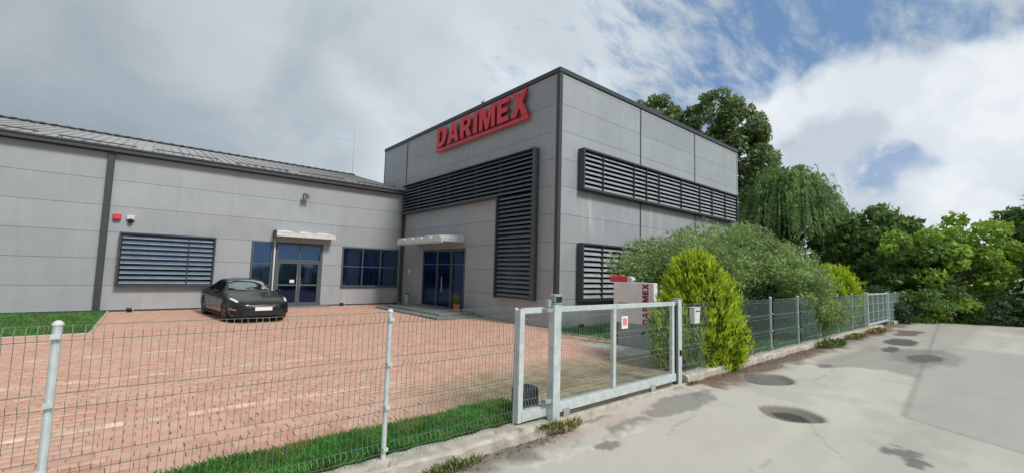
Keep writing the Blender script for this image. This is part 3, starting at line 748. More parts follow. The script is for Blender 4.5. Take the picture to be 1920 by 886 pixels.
def build_wing():
    root = thing('low_wing', (0, WY, 0), 'long low silver panelled building with a pitched grey metal roof', 'building')
    core = MB(); core.box((WX0, WY+.10, -.1), (TX0-.02, 38.5, WH-.1)); wall = core.build('wall', M['backing'], root)
    zs = [.06, 1, 2, 3, 4, 5, WH-.12]
    holes = [(-.84, 2.17, 1.0, 2.98), (3.55, 4.42, .98, 3.0), (4.52, 6.62, -.02, 2.97), (7.56, 10.66, .96, 2.96)]
    clad(wall, 'x', WY, .11, [(WX0, -7.45), (-7.35, -1.40), (-1.24, TX0-.16)], zs, holes)
    b = MB(); b.box((WX0, WY-.015, -.05), (4.50, WY+.1, .055)); b.box((6.64, WY-.015, -.05), (TX0-.15, WY+.1, .055)); b.build('plinth', M['trim'], root)
    # downpipe casing and dark corner where the wing meets the tall block
    b = MB(); b.box((-1.42, WY-.16, -.02), (-1.22, WY-.002, WH-.06)); b.build('downpipe', M['trim'], root, bevel=.012)
    b = MB(); b.box((-7.45, WY-.16, -.02), (-7.25, WY-.002, WH-.06)); b.build('downpipe', M['trim'], root, bevel=.012)
    b = MB(); b.box((TX0-.17, WY-.14, -.02), (TX0-.016, WY-.002, WH-.06)); b.build('downpipe', M['trim'], root, bevel=.01)
    # gutter
    b = MB(); b.box((WX0, WY-.30, WH-.10), (TX0-.018, WY-.002, WH+.08)); b.box((WX0, WY-.34, WH+.04), (TX0-.018, WY-.302, WH+.10)); b.build('gutter', M['trim'], root); b = MB(); b.box((WX0+.01, WY+.001, WH-.118), (TX0-.021, WY+.30, WH+.12)); b.build('eaves_board', M['trim'], root)
    # roof sheets: one metre wide trays with standing seams
    e0, z0, yr, zr = WY-.26, WH+.09, 30.6, 8.42
    d = Vector((0, yr-e0, zr-z0)); Ls = d.length; dn = d.normalized(); nrm = Vector((0, -dn.z, dn.y))
    rf = MB(); rf.add([(WX0, e0, z0-.05), (TX0-.02, e0, z0-.05), (TX0-.02, yr, zr-.05), (WX0, yr, zr-.05), (WX0, 38.8, z0-.05), (TX0-.02, 38.8, z0-.05)], [(0,1,2,3), (3,2,5,4)])
    roof = rf.build('roof', M['roof'], root)
    tile = MB(); tile.obox((0,0,0), (.492,0,0), dn*(Ls/2), nrm*.012)
    for s_ in (-.475, -.16, .16, .475): tile.obox(Vector((s_*1.0, 0, 0))+nrm*.03, (.014,0,0), dn*(Ls/2), nrm*.022)
    o0 = Vector((0,0,0)); me = bpy.data.meshes.new('roof_sheet'); me.from_pydata(tile.v, [], tile.f); me.materials.append(M['roof']); me.update()
    x = TX0-.52; c = Vector((0, (e0+yr)/2, (z0+zr)/2))
    while x > WX0:
        inst('roof_sheet', me, roof, (x, c.y, c.z)); x -= 1.0
    rd = MB(); rd.obox((WX0/2+TX0/2, yr, zr+.06), ((TX0-WX0)/2, 0, 0), (0, .16, 0), (0, 0, .02)); rd.build('ridge_cap', M['trim'], roof)
    cp = bpy.data.meshes.new('ridge_clip'); q = MB(); q.box((-.09, -.05, -.03), (.09, .05, .025)); cp.from_pydata(q.v, [], q.f); cp.materials.append(M['trim'])
    for k in range(56): inst('ridge_clip', cp, roof, (TX0-.4-k*.45, yr-.2, zr+.06))
    sg = bpy.data.meshes.new('snow_guard'); q = MB(); q.tube([(-1.1, 0, .06), (1.1, 0, .06)], .022, 5)
    for xx in (-1, 0, 1): q.box((xx-.015, -.03, -.02), (xx+.015, .03, .085))
    sg.from_pydata(q.v, [], q.f); sg.materials.append(M['trim'])
    for k in range(10):
        f = (.10 if k % 2 else .055); p = Vector((TX0-1.6-k*2.75, e0, z0))+d*f; inst('snow_guard', sg, roof, p+nrm*.03)
    # openings
    scr = louvre(root, 'x', WY, -.80, 2.12, 1.03, 2.95, 10, [1.28], M['slat_wing'], depth=.26, chord=.165, tilt=46)
    g = MB(); g.box((-.84, WY+.004, 1.0), (2.17, WY+.03, 2.98)); g.build('window_band', M['glass_dark'], root)
    window(root, 'x', WY, 3.57, 4.40, .98, 3.0, [0, 1], [0, .5, 1], M['glass'])
    window(root, 'x', WY, 7.58, 10.64, .96, 2.96, [0, .34, .67, 1], [0, .5, 1], M['glass'])
    # double entrance door with fanlight
    fr = MB(); x0, x1 = 4.54, 6.60
    fr.box((x0, WY-.03, .0), (x0+.09, WY+.09, 2.96)); fr.box((x1-.09, WY-.03, .0), (x1, WY+.09, 2.96))
    fr.box((x0+.09, WY-.028, 2.87), (x1-.09, WY+.09, 2.955)); fr.box((x0+.09, WY-.026, 2.12), (x1-.09, WY+.088, 2.22)); fr.box((5.54, WY-.02, 2.222), (5.60, WY+.08, 2.868))
    door = fr.build('entrance_door', M['frame_win'], root, bevel=.004)
    for (a, b2) in ((x0+.092, 5.565), (5.575, x1-.092)):
        lf = MB(); s_ = .085
        lf.box((a, WY-.015, .03), (a+s_, WY+.05, 2.115)); lf.box((b2-s_, WY-.015, .03), (b2, WY+.05, 2.115))
        for (c0, c1) in ((.03, .20), (.98, 1.06), (2.02, 2.115)): lf.box((a+s_, WY-.013, c0), (b2-s_, WY+.048, c1))
        lf.build('door_leaf', M['frame_win'], door, bevel=.003)
        for (c0, c1) in ((.20, .98), (1.06, 2.02)): pb = MB(); pb.box((a+s_, WY+.01, c0), (b2-s_, WY+.02, c1)); pb.build('pane', M['glass'] if c0 > .5 else M['glass_dark'], door)
    for (a, b2) in ((x0+.092, 5.538), (5.602, x1-.092)): pb = MB(); pb.box((a, WY+.012, 2.225), (b2, WY+.022, 2.866)); pb.build('pane', M['glass'], door)
    h = MB()
    for xx in (5.50, 5.64): h.tube([(xx, WY-.06, .85), (xx, WY-.06, 1.45)], .014, 6); h.tube([(xx, WY-.01, .9), (xx, WY-.06, .9)], .01, 5)
    h.build('door_handle', M['galv_dark'], door)
    n = MB(); n.box((5.20, WY-.004, 1.13), (5.40, WY+.004, 1.27)); n.build('paper_notice', M['plate'], door)
    st = MB(); st.box((4.3, WY-.62, -.03), (6.95, WY-.018, .045)); st.build('doorstep', M['platform'], root, bevel=.01)
    # narrow fascia awning over the door
    aw = MB(); aw.box((4.40, WY-.60, 3.28), (7.0, WY-.003, 3.33)); awn = aw.build('door_canopy', M['cream'], root, bevel=.005)
    b = MB(); b.box((4.36, WY-.62, 3.20), (4.395, WY-.003, 3.52)); b.build('canopy_bracket', M['trim'], awn)
    b = MB(); b.box((4.40, WY-.63, 3.24), (7.0, WY-.602, 3.42)); b.build('canopy_fascia', M['cream'], awn)
    for k in range(3):
        b = MB(); b.box((4.98+k*.70, WY-.60, 3.331), (5.36+k*.70, WY-.25, 3.49)); b.build('canopy_clamp', M['totem_grey'], awn, bevel=.01)
        t_ = MB(); x0 = 4.44+k*.86; N = 6; vs = []
        for i in range(N):
            u = i/(N-1); h = .06*math.sin(math.pi*u)
            vs += [(x0+u*.80, WY-.64, 3.425+h), (x0+u*.80, WY-.02, 3.50+h), (x0+u*.80, WY-.64, 3.421), (x0+u*.80, WY-.02, 3.49)]
        fs = []
        for i in range(N-1):
            a = 4*i; b2 = a+4; fs += [(a, b2, b2+1, a+1), (a+2, a+3, b2+3, b2+2), (a, a+2, b2+2, b2), (a+1, b2+1, b2+3, a+3)]
        t_.add(vs, fs); recalc(t_.build('canopy_tile', M['totem'], awn))
    # white rainwater pipe beside the door
    p = MB(); p.tube([(4.47, WY-.08, 3.2), (4.465, WY-.08, .4), (4.46, WY-.10, .25), (4.38, WY-.22, .12)], .036, 8); p.build('white_pipe', M['cable'], root, smooth=True)
    return root
wing = build_wing()

# small wall-mounted things
def box_thing(name, a, b, m, label, cat, extra=None, group=None):
    c = (Vector(a)+Vector(b))/2; root = thing(name, (c.x, c.y, min(a[2], b[2])), label, cat, group)
    mb = MB(); mb.box(a, b); mb.build('housing', m, root, bevel=.02)
    if extra: extra(root)
    return root
def siren_extra(r):
    mb = MB(); mb.box((-1.09, WY-.135, 3.48), (-.91, WY-.121, 3.52)); mb.build('beacon_lens', M['red_side'], r)
box_thing('alarm_siren', (-1.12, WY-.12, 3.47), (-.88, WY-.002, 3.70), M['red'], 'small red alarm siren box high on the low wall above the louvred window', 'alarm', siren_extra)
def sens_extra(r):
    mb = MB(); mb.tube([(-.60, WY-.10, 3.46), (-.60, WY-.17, 3.43)], [.10, .06], 10); mb.build('lens', M['black'], r)
box_thing('motion_sensor', (-.72, WY-.11, 3.50), (-.48, WY-.002, 3.68), M['white'], 'small white sensor beside the red siren box', 'sensor', sens_extra)
def floodlight():
    r = thing('floodlight', (5.6, WY, 5.1), 'dark twin floodlight mounted high on the low wall above the door', 'lamp')
    mb = MB(); mb.box((5.55, WY-.10, 5.24), (5.67, WY-.002, 5.40)); mb.tube([(5.61, WY-.10, 5.32), (5.61, WY-.24, 5.25)], .025, 6); mb.build('bracket', M['trim'], r)
    for k, x in enumerate((5.54, 5.69)):
        h = MB(); h.obox((x, WY-.28, 5.22), (.065, 0, 0), (0, .08, .04), (0, -.03, .09)); hd = h.build('lamp_head', M['trim'], r, bevel=.015)
        l = MB(); l.obox((x, WY-.37, 5.18), (.05, 0, 0), (0, -.025, .07), (0, .006, .003)); l.build('lens', M['lamp_glass'], hd)
floodlight()
def ground_spot(x, y, label):
    r = thing('ground_spotlight', (x, y, 0), label, 'lamp', 'small spotlights standing at the foot of the walls')
    b = MB(); b.tube([(x, y, -.02), (x, y, .03)], .07, 10); b.tube([(x, y, .03), (x, y, .07)], .02, 6); b.build('base', M['black'], r)
    h = MB(); h.tube([(x-.10, y, .10), (x+.08, y, .10)], [.065, .05], 10); h.build('lamp_head', M['black'], r, smooth=True)
    l = MB(); l.tube([(x+.081, y, .10), (x+.10, y, .10)], [.05, .045], 10); l.build('lens', M['plate'], r)
ground_spot(-.37, 22.0, 'ground spotlight under the left end of the louvred window in the low wall')
ground_spot(7.6, 22.1, 'ground spotlight at the wall foot below the wide blue window')
ground_spot(10.2, 21.6, 'ground spotlight in the inner corner of the two buildings')
ground_spot(11.9, 10.2, 'ground spotlight beside the big outer corner of the tall block')
def intercom_wall():
    r = thing('door_intercom', (TX0, 21.4, 1.7), 'tiny white intercom plate on the dark wall left of the canopy door', 'intercom')
    b = MB(); b.box((TX0-.05, 21.40, 1.62), (TX0-.002, 21.54, 1.95)); b.build('plate', M['white'], r, bevel=.01)
    b = MB(); b.tube([(TX0-.05, 21.47, 1.72), (TX0-.065, 21.47, 1.72)], .02, 8); b.build('button', M['black'], r)
intercom_wall()
def pot_plant(x, y, z, label, s=1, m='weed', pale=False):
    r = thing('potted_plant', (x, y, z), label, 'plant')
    p = MB(); p.tube([(x, y, z), (x, y, z+.30*s), (x, y, z+.33*s)], [.12*s, .17*s, .18*s], 12); p.build('pot', M['pot'], r)
    V = []
    for k in range(46):
        a = random.uniform(0, 6.28); el = random.uniform(.4, 1.4); L = random.uniform(.35, .75)*s; d = Vector((math.cos(a)*math.cos(el), math.sin(a)*math.cos(el), math.sin(el)))
        b0 = Vector((x, y, z+.3*s)); sd_ = d.cross(Vector((0,0,1))).normalized()*.02*s
        V += [b0, b0+d*L*.5+sd_, b0+d*L+Vector((0,0,-.1*L)), b0+d*L*.5-sd_]
    quads_obj('foliage', np.array([v[:] for v in V]), M[m], r)
pot_plant(10.35, 15.9, .15, 'spiky potted plant right of the canopy door on the grey step', 1.0)
def bin_():
    r = thing('ash_bin', (10.5, 20.9, 0), 'slim grey standing bin left of the canopy door', 'bin')
    b = MB(); b.tube([(10.5, 20.85, 0), (10.5, 20.85, .62)], .11, 12); b.build('bin_body', M['galv_dark'], r); b = MB(); b.tube([(10.5, 20.85, .62), (10.5, 20.85, .68)], [.12, .10], 12); b.build('bin_lid', M['black'], r)
bin_()
pot_plant(10.3, 21.35, 0, 'small terracotta pot with a low plant in the inner corner', .6, 'grass')
def rod():
    r = thing('lightning_rod', (10.7, 30.6, 8.45), 'thin lightning rod standing on the right end of the roof ridge', 'mast')
    b = MB(); b.tube([(10.7, 30.6, 8.45), (10.7, 30.6, 11.7)], [.022, .010], 6); b.build('rod', M['slat'], r)
    b = MB(); b.box((10.62, 30.52, 8.42), (10.78, 30.68, 8.54)); b.build('foot', M['trim'], r)
rod()
def vent():
    r = thing('roof_vent', (11.3, 15.6, TH), 'small vent cowl peeking above the parapet over the red letters', 'vent')
    b = MB(); b.tube([(11.2, 15.6, TH-.1), (11.2, 15.6, TH+.22)], .07, 8); b.build('pipe', M['slat'], r)
    b = MB(); b.tube([(11.2, 15.6, TH+.22), (11.2, 15.6, TH+.36)], [.12, .04], 8); b.build('cowl', M['slat'], r)
vent()

# ------------------------------------------------------------------ lettering
LET = {
 'D': (.92, [[(0,0),(.52,0),(.80,.14),(.92,.40),(.92,.60),(.80,.86),(.52,1),(0,1)], [(.29,.22),(.46,.22),(.58,.32),(.62,.45),(.62,.55),(.58,.68),(.46,.78),(.29,.78)][::-1]]),
 'A': (1.0, [[(0,0),(.29,0),(.345,.17),(.655,.17),(.71,0),(1.0,0),(.66,1),(.34,1)], [(.41,.38),(.50,.70),(.59,.38)][::-1]]),
 'R': (.92, [[(0,0),(.28,0),(.28,.34),(.40,.34),(.60,0),(.94,0),(.68,.40),(.84,.52),(.88,.70),(.80,.90),(.60,1),(0,1)], [(.28,.56),(.48,.56),(.57,.62),(.59,.69),(.56,.76),(.48,.79),(.28,.79)][::-1]]),
 'I': (.30, [[(0,0),(.30,0),(.30,1),(0,1)]]),
 'M': (1.16, [[(0,0),(.26,0),(.26,.62),(.47,0),(.69,0),(.90,.62),(.90,0),(1.16,0),(1.16,1),(.79,1),(.58,.40),(.37,1),(0,1)]]),
 'E': (.78, [[(0,0),(.78,0),(.78,.22),(.28,.22),(.28,.40),(.72,.40),(.72,.61),(.28,.61),(.28,.78),(.77,.78),(.77,1),(0,1)]]),
 'X': (1.0, [[(0,0),(.32,0),(.50,.32),(.68,0),(1.02,0),(.68,.52),(.98,1),(.66,1),(.50,.72),(.34,1),(.01,1),(.33,.52)]]),
}
def lettering(root, text, width, height, to3, depth, m, gap=.10, tall=None):
    tot = sum(LET[c][0] for c in text)+gap*(len(text)-1); sx = width/tot; x = 0
    for i, c in enumerate(text):
        w, loops = LET[c]; hh = height*(tall[i] if tall else 1); off = height-hh if tall else 0
        mb = MB(); xx = x
        mb.prism([[((xx+px)*sx, off+py*hh) for px, py in lp] for lp in loops], lambda a, b: to3(a, b), depth)
        o = recalc(mb.build('letter', m, root)); x += w+gap
        if isinstance(m, list):
            for p in o.data.polygons: p.material_index = 1 if p.normal.x < -.9 else 0
def facade_sign():
    r = thing('facade_sign', (TX0-.1, 15.6, 7.86), 'raised red capital letters over a red underline high on the tall block', 'sign')
    X = TX0-.11
    lettering(r, 'DARIMEX', 6.80, 1.0, lambda a, b: (X, 18.80-a, 7.96+b), (-.10, 0, 0), [M['red_side'], M['red']], gap=.16)
    b = MB(); b.box((X-.10, 11.98, 7.74), (X, 18.86, 7.87)); b.build('underline_bar', M['red'], r, bevel=.01)
    # the X stands on the bar
    s = MB(); s.box((X-.095, 12.02, 7.873), (X-.01, 12.30, 7.958)); s.build('letter_foot', M['red'], r)
    for y in (12.6, 14.5, 16.5, 18.4):
        k = MB(); k.box((X+.001, y-.03, 8.2), (TX0-.002, y+.03, 8.9)); k.build('mount', M['trim'], r)
facade_sign()
def totem():
    r = thing('totem_sign', (10.1, 6.85, 0), 'pale free-standing sign board with vertical dark red letters and a red piece on top', 'sign')
    b = MB(); b.box((10.04, 6.20, .62), (10.22, 7.46, 1.72)); b.build('board', M['totem'], r, bevel=.012)
    b = MB(); b.box((10.06, 6.22, .01), (10.20, 7.34, .617)); b.build('plinth', M['totem_grey'], r, bevel=.008)
    b = MB(); b.box((10.03, 7.342, .01), (10.21, 7.44, .617)); b.build('leg', M['trim'], r)
    # red flag piece with white tip on the top edge
    b = MB(); b.box((10.06, 7.02, 1.722), (10.20, 7.60, 1.88)); b.build('red_crest', M['red'], r, bevel=.01)
    b = MB(); b.prism([[(0,0),(.10,.02),(.17,.075),(.10,.14),(0,.16)]], lambda a, c: (10.20, 7.018-a, 1.721+c), (-.14, 0, 0)); recalc(b.build('crest_tip', M['white'], r))
    # letters read upwards along the right part of the board
    lettering(r, 'DARIMEX', 1.06, .17, lambda a, c: (10.038, 6.36+c, .64+a), (-.012, 0, 0), M['red_side'], gap=.14)
    # thin printed line device
    b = MB(); b.box((10.030, 6.95, 1.148), (10.038, 7.30, 1.160)); b.box((10.030, 6.75, 1.120), (10.038, 7.22, 1.130)); b.build('line_mark', M['black'], r)
totem()

# ================================================================== FENCES AND GATE
FOLDS = (.13, .53, .95, 1.39)
def wire_pts(x, z0, y, top, sc=1.0):
    pts = [(x, y, z0)]
    for f in FOLDS:
        for dz, dy in ((-.05, 0), (0, -.035), (.05, 0)):
            z = z0+(f+dz-.02)*sc
            if z < z0+top: pts.append((x, y+dy, z))
    pts.append((x, y, z0+top)); return pts
def wire_mesh_run(root, x0, x1, z0, top, single, y=YF, m='wire', spacing=.05, r=.0023, sc=1.0, n=4):
    k = int(round((x1-x0)/spacing)); me = None; joined = MB()
    for i in range(1, k):
        x = x0+(x1-x0)*i/k
        if single:
            if me is None:
                mb = MB(); mb.tube(wire_pts(0, 0, 0, top, sc), r, n, cap=False); me = bpy.data.meshes.new('wire'); me.from_pydata(mb.v, [], mb.f); me.materials.append(M[m]); me.update()
            inst('wire', me, root, (x, y, z0), (random.gauss(0, .002), random.gauss(0, .003), 0))
        else: joined.tube(wire_pts(x, z0, y, top, sc), r, n, cap=False)
    if not single: joined.build('wire_mesh', M[m], root, kind='stuff')
    for f in FOLDS:
        for dz in (-.05, .05):
            z = z0+(f+dz-.02)*sc
            if z > z0+top: continue
            h = MB(); h.tube([(x0, y+.004, z), ((x0+x1)/2, y+.004, z-.003), (x1, y+.004, z)], r*1.25, 4, cap=False); h.build('cross_wire', M[m], root)
def post(root, x, z0, h, w=.025, m='galv_dark', y=YF, round_=True, clips=True):
    b = MB()
    if round_: b.tube([(x, y+.045, z0), (x, y+.045, z0+h)], w, 10)
    else: b.box((x-w, y-w+.03, z0), (x+w, y+w+.03, z0+h))
    p = b.build('post', M[m], root, smooth=False)
    c = MB(); c.tube([(x, y+.045, z0+h), (x, y+.045, z0+h+.012), (x, y+.045, z0+h+.03)], [w*1.25, w*1.2, w*.5], 10); c.build('post_cap', M['white'], p)
    if clips:
        for f in FOLDS:
            z = z0+f-.02
            if z < z0+h: k = MB(); k.box((x-.024, y-.010, z-.016), (x+.024, y+.016, z+.016)); k.build('clip', M['galv'], p)
    return p
def front_fence():
    r = thing('mesh_fence', (1.9, YF, 0), 'green wire mesh fence in front of the grass strip, left of the sliding gate', 'fence')
    xs = [1.915, -.42, -2.75, -5.1, -7.4]
    for i, x in enumerate(xs): post(r, x, .03, 1.44, m='galv')
    post(r, 3.60, .03, 1.40, w=.02, m='galv_dark', clips=False)
    wire_mesh_run(r, 1.95, 3.56, .05, 1.42, True)
    wire_mesh_run(r, -.39, 1.88, .05, 1.42, True)
    wire_mesh_run(r, -2.72, -.45, .05, 1.42, False)
    wire_mesh_run(r, -5.07, -2.78, .05, 1.42, False); wire_mesh_run(r, -7.37, -5.13, .05, 1.42, False)
front_fence()
def beam(name, a, b, m, root, bev=.004):
    mb = MB(); mb.box(a, b); return mb.build(name, m, root, bevel=bev)
def gate():
    r = thing('sliding_gate', (5.8, YF, 0), 'pale metal sliding yard gate with wire infill and a small notice on it', 'gate')
    y0, y1 = YF-.035, YF+.035; g = M['galv']
    # frame from the gate tail behind the post to the closing stile
    beam('top_rail', (3.66, y0, 1.385), (7.30, y1, 1.455), g, r)
    beam('bottom_rail', (3.66, y0-.01, .07), (7.30, y1+.01, .20), g, r)
    beam('stile', (3.60, y0+.002, .06), (3.68, y1+.002, 1.44), g, r)
    beam('stile', (5.50, y0+.004, .20), (5.57, y1-.004, 1.384), g, r)
    beam('stile', (7.20, y0+.004, .20), (7.27, y1-.004, 1.384), g, r)
    s = MB()
    wire_mesh_run(r, 4.24, 5.50, .18, 1.21, True, y=YF, m='wire_far', r=.0019, sc=.86)
    wire_mesh_run(r, 5.57, 7.20, .18, 1.21, True, y=YF, m='wire_far', r=.0019, sc=.86)
    wire_mesh_run(r, 3.68, 4.06, .18, 1.21, True, y=YF, m='wire_far', r=.0019, sc=.86)
    b = MB(); b.box((5.67, YF-.055, 1.08), (5.83, YF-.048, 1.27)); n = b.build('notice', M['plate'], r)
    b = MB(); b.box((5.70, YF-.059, 1.13), (5.80, YF-.0555, 1.24)); b.build('notice_print', mat('notice_pink', (.72, .25, .27), .5), n)
    # rollers and the lower guide beam
    beam('guide_beam', (4.28, YF-.03, .012), (7.18, YF+.03, .062), M['bark'], r)
    for x in (4.45, 6.55):
        w = MB(); w.box((x-.06, YF-.06, .006), (x+.06, YF-.036, .11)); w.build('roller_bracket', M['galv_dark'], r)
gate()
def gate_posts():
    r = thing('gate_post', (4.15, YF-.06, 0), 'thick pale square gate post with a grey box on its top', 'post')
    beam('post_shaft', (4.085, YF-.155, -.08), (4.215, YF-.04, 1.50), M['galv'], r, .006)
    beam('post_cap', (4.075, YF-.165, 1.50), (4.225, YF-.03, 1.515), M['galv_dark'], r)
    for z in (.25, 1.40): beam('guide_bracket', (3.98, YF-.13, z), (4.084, YF-.045, z+.05), M['galv_dark'], r)
    beam('guide_plate', (4.02, YF-.10, 1.46), (4.084, YF-.04, 1.56), M['galv_dark'], r)
    t = thing('keypad_box', (4.15, YF-.1, 1.515), 'small grey intercom box sitting on top of the thick gate post', 'intercom')
    beam('housing', (4.09, YF-.16, 1.517), (4.215, YF-.05, 1.63), M['totem_grey'], t, .012)
    beam('face', (4.10, YF-.168, 1.53), (4.205, YF-.161, 1.60), M['black'], t, .002)
    r = thing('gate_post', (7.42, YF, 0), 'pale gate post with a black lock where the sliding gate closes', 'post')
    beam('post_shaft', (7.36, YF-.06, -.05), (7.48, YF+.06, 1.50), M['galv'], r, .006)
    beam('side_channel', (7.30, YF-.045, .02), (7.358, YF+.045, 1.42), M['trim'], r)
    beam('post_cap', (7.35, YF-.07, 1.50), (7.49, YF+.07, 1.512), M['galv_dark'], r)
    beam('lock', (7.39, YF-.085, .50), (7.43, YF-.061, .60), M['black'], r)
    t = thing('gate_motor', (3.88, YF+.15, .0), 'black ribbed gate motor housing low behind the wire beside the thick post', 'motor')
    beam('housing', (3.76, YF+.06, .10), (4.04, YF+.30, .42), M['black_box'], t, .02)
    for k in range(5): beam('rib', (3.78+k*.055, YF+.045, .14), (3.80+k*.055, YF+.059, .39), M['trim'], t, .002)
    beam('foot', (3.78, YF+.08, .0), (4.02, YF+.28, .099), M['concrete'], t)
    t = thing('letter_box', (7.93, YF-.08, 1.0), 'white plastic letter box hanging on the fence in front of the golden bush', 'letter box')
    b = MB(); b.add([(7.84,YF-.12,1.04),(8.02,YF-.12,1.04),(8.02,YF-.02,1.04),(7.84,YF-.02,1.04),(7.81,YF-.13,1.33),(8.04,YF-.13,1.33),(8.04,YF-.02,1.33),(7.81,YF-.02,1.33)], [(0,3,2,1),(4,5,6,7),(0,1,5,4),(1,2,6,5),(2,3,7,6),(3,0,4,7)])
    b.build('box_body', M['white'], t, bevel=.01)
    beam('box_lid', (7.805, YF-.135, 1.332), (8.045, YF-.015, 1.345), M['white'], t); beam('slot', (7.86, YF-.138, 1.27), (8.00, YF-.1315, 1.285), M['black'], t, 0)
gate_posts()
def road_fence():
    r = thing('mesh_fence', (12, YF, .13), 'wire mesh fence along the road from the golden bush to the small far gate', 'fence')
    xs = [7.52, 9.97, 12.0, 14.0, 16.0, 17.95, 19.85, 21.75]
    for x in xs[1:]: post(r, x, .12, 1.32, w=.03, m='galv_dark', clips=x < 13)
    for a, b in zip(xs[:-1], xs[1:]): wire_mesh_run(r, a+.03, b-.03, .15, 1.26, False, m='wire_far', r=.0027, sc=.90, n=3)
    t = thing('far_gate', (23.8, YF, .1), 'small pale framed wire gate at the far end of the road fence', 'gate')
    for x in (21.9, 25.85): beam('gate_post', (x-.05, YF-.05, 0), (x+.05, YF+.05, 1.50), M['galv'], t)
    beam('top_rail', (21.96, YF-.03, 1.38), (25.79, YF+.03, 1.44), M['galv'], t); beam('bottom_rail', (21.96, YF-.03, .18), (25.79, YF+.03, .26), M['galv'], t)
    for x in (22.0, 22.95, 23.9, 24.85, 25.7): beam('stile', (x-.025, YF-.02, .262), (x+.025, YF+.02, 1.378), M['galv'], t)
    wire_mesh_run(t, 22.02, 25.68, .27, 1.09, False, m='wire_far', r=.0035, sc=.78, n=3)
    r = thing('mesh_fence', (28, YF, .13), 'short fence stretch beyond the small far gate, partly in the bushes', 'fence')
    xs = [25.95, 28.0, 30.0, 32.0]
    for x in xs[1:]: post(r, x, .12, 1.32, w=.03, m='galv_dark', clips=False)
    for a, b in zip(xs[:-1], xs[1:]): wire_mesh_run(r, a+.03, b-.03, .15, 1.26, False, m='wire_far', r=.004, sc=.90, n=3)
road_fence()

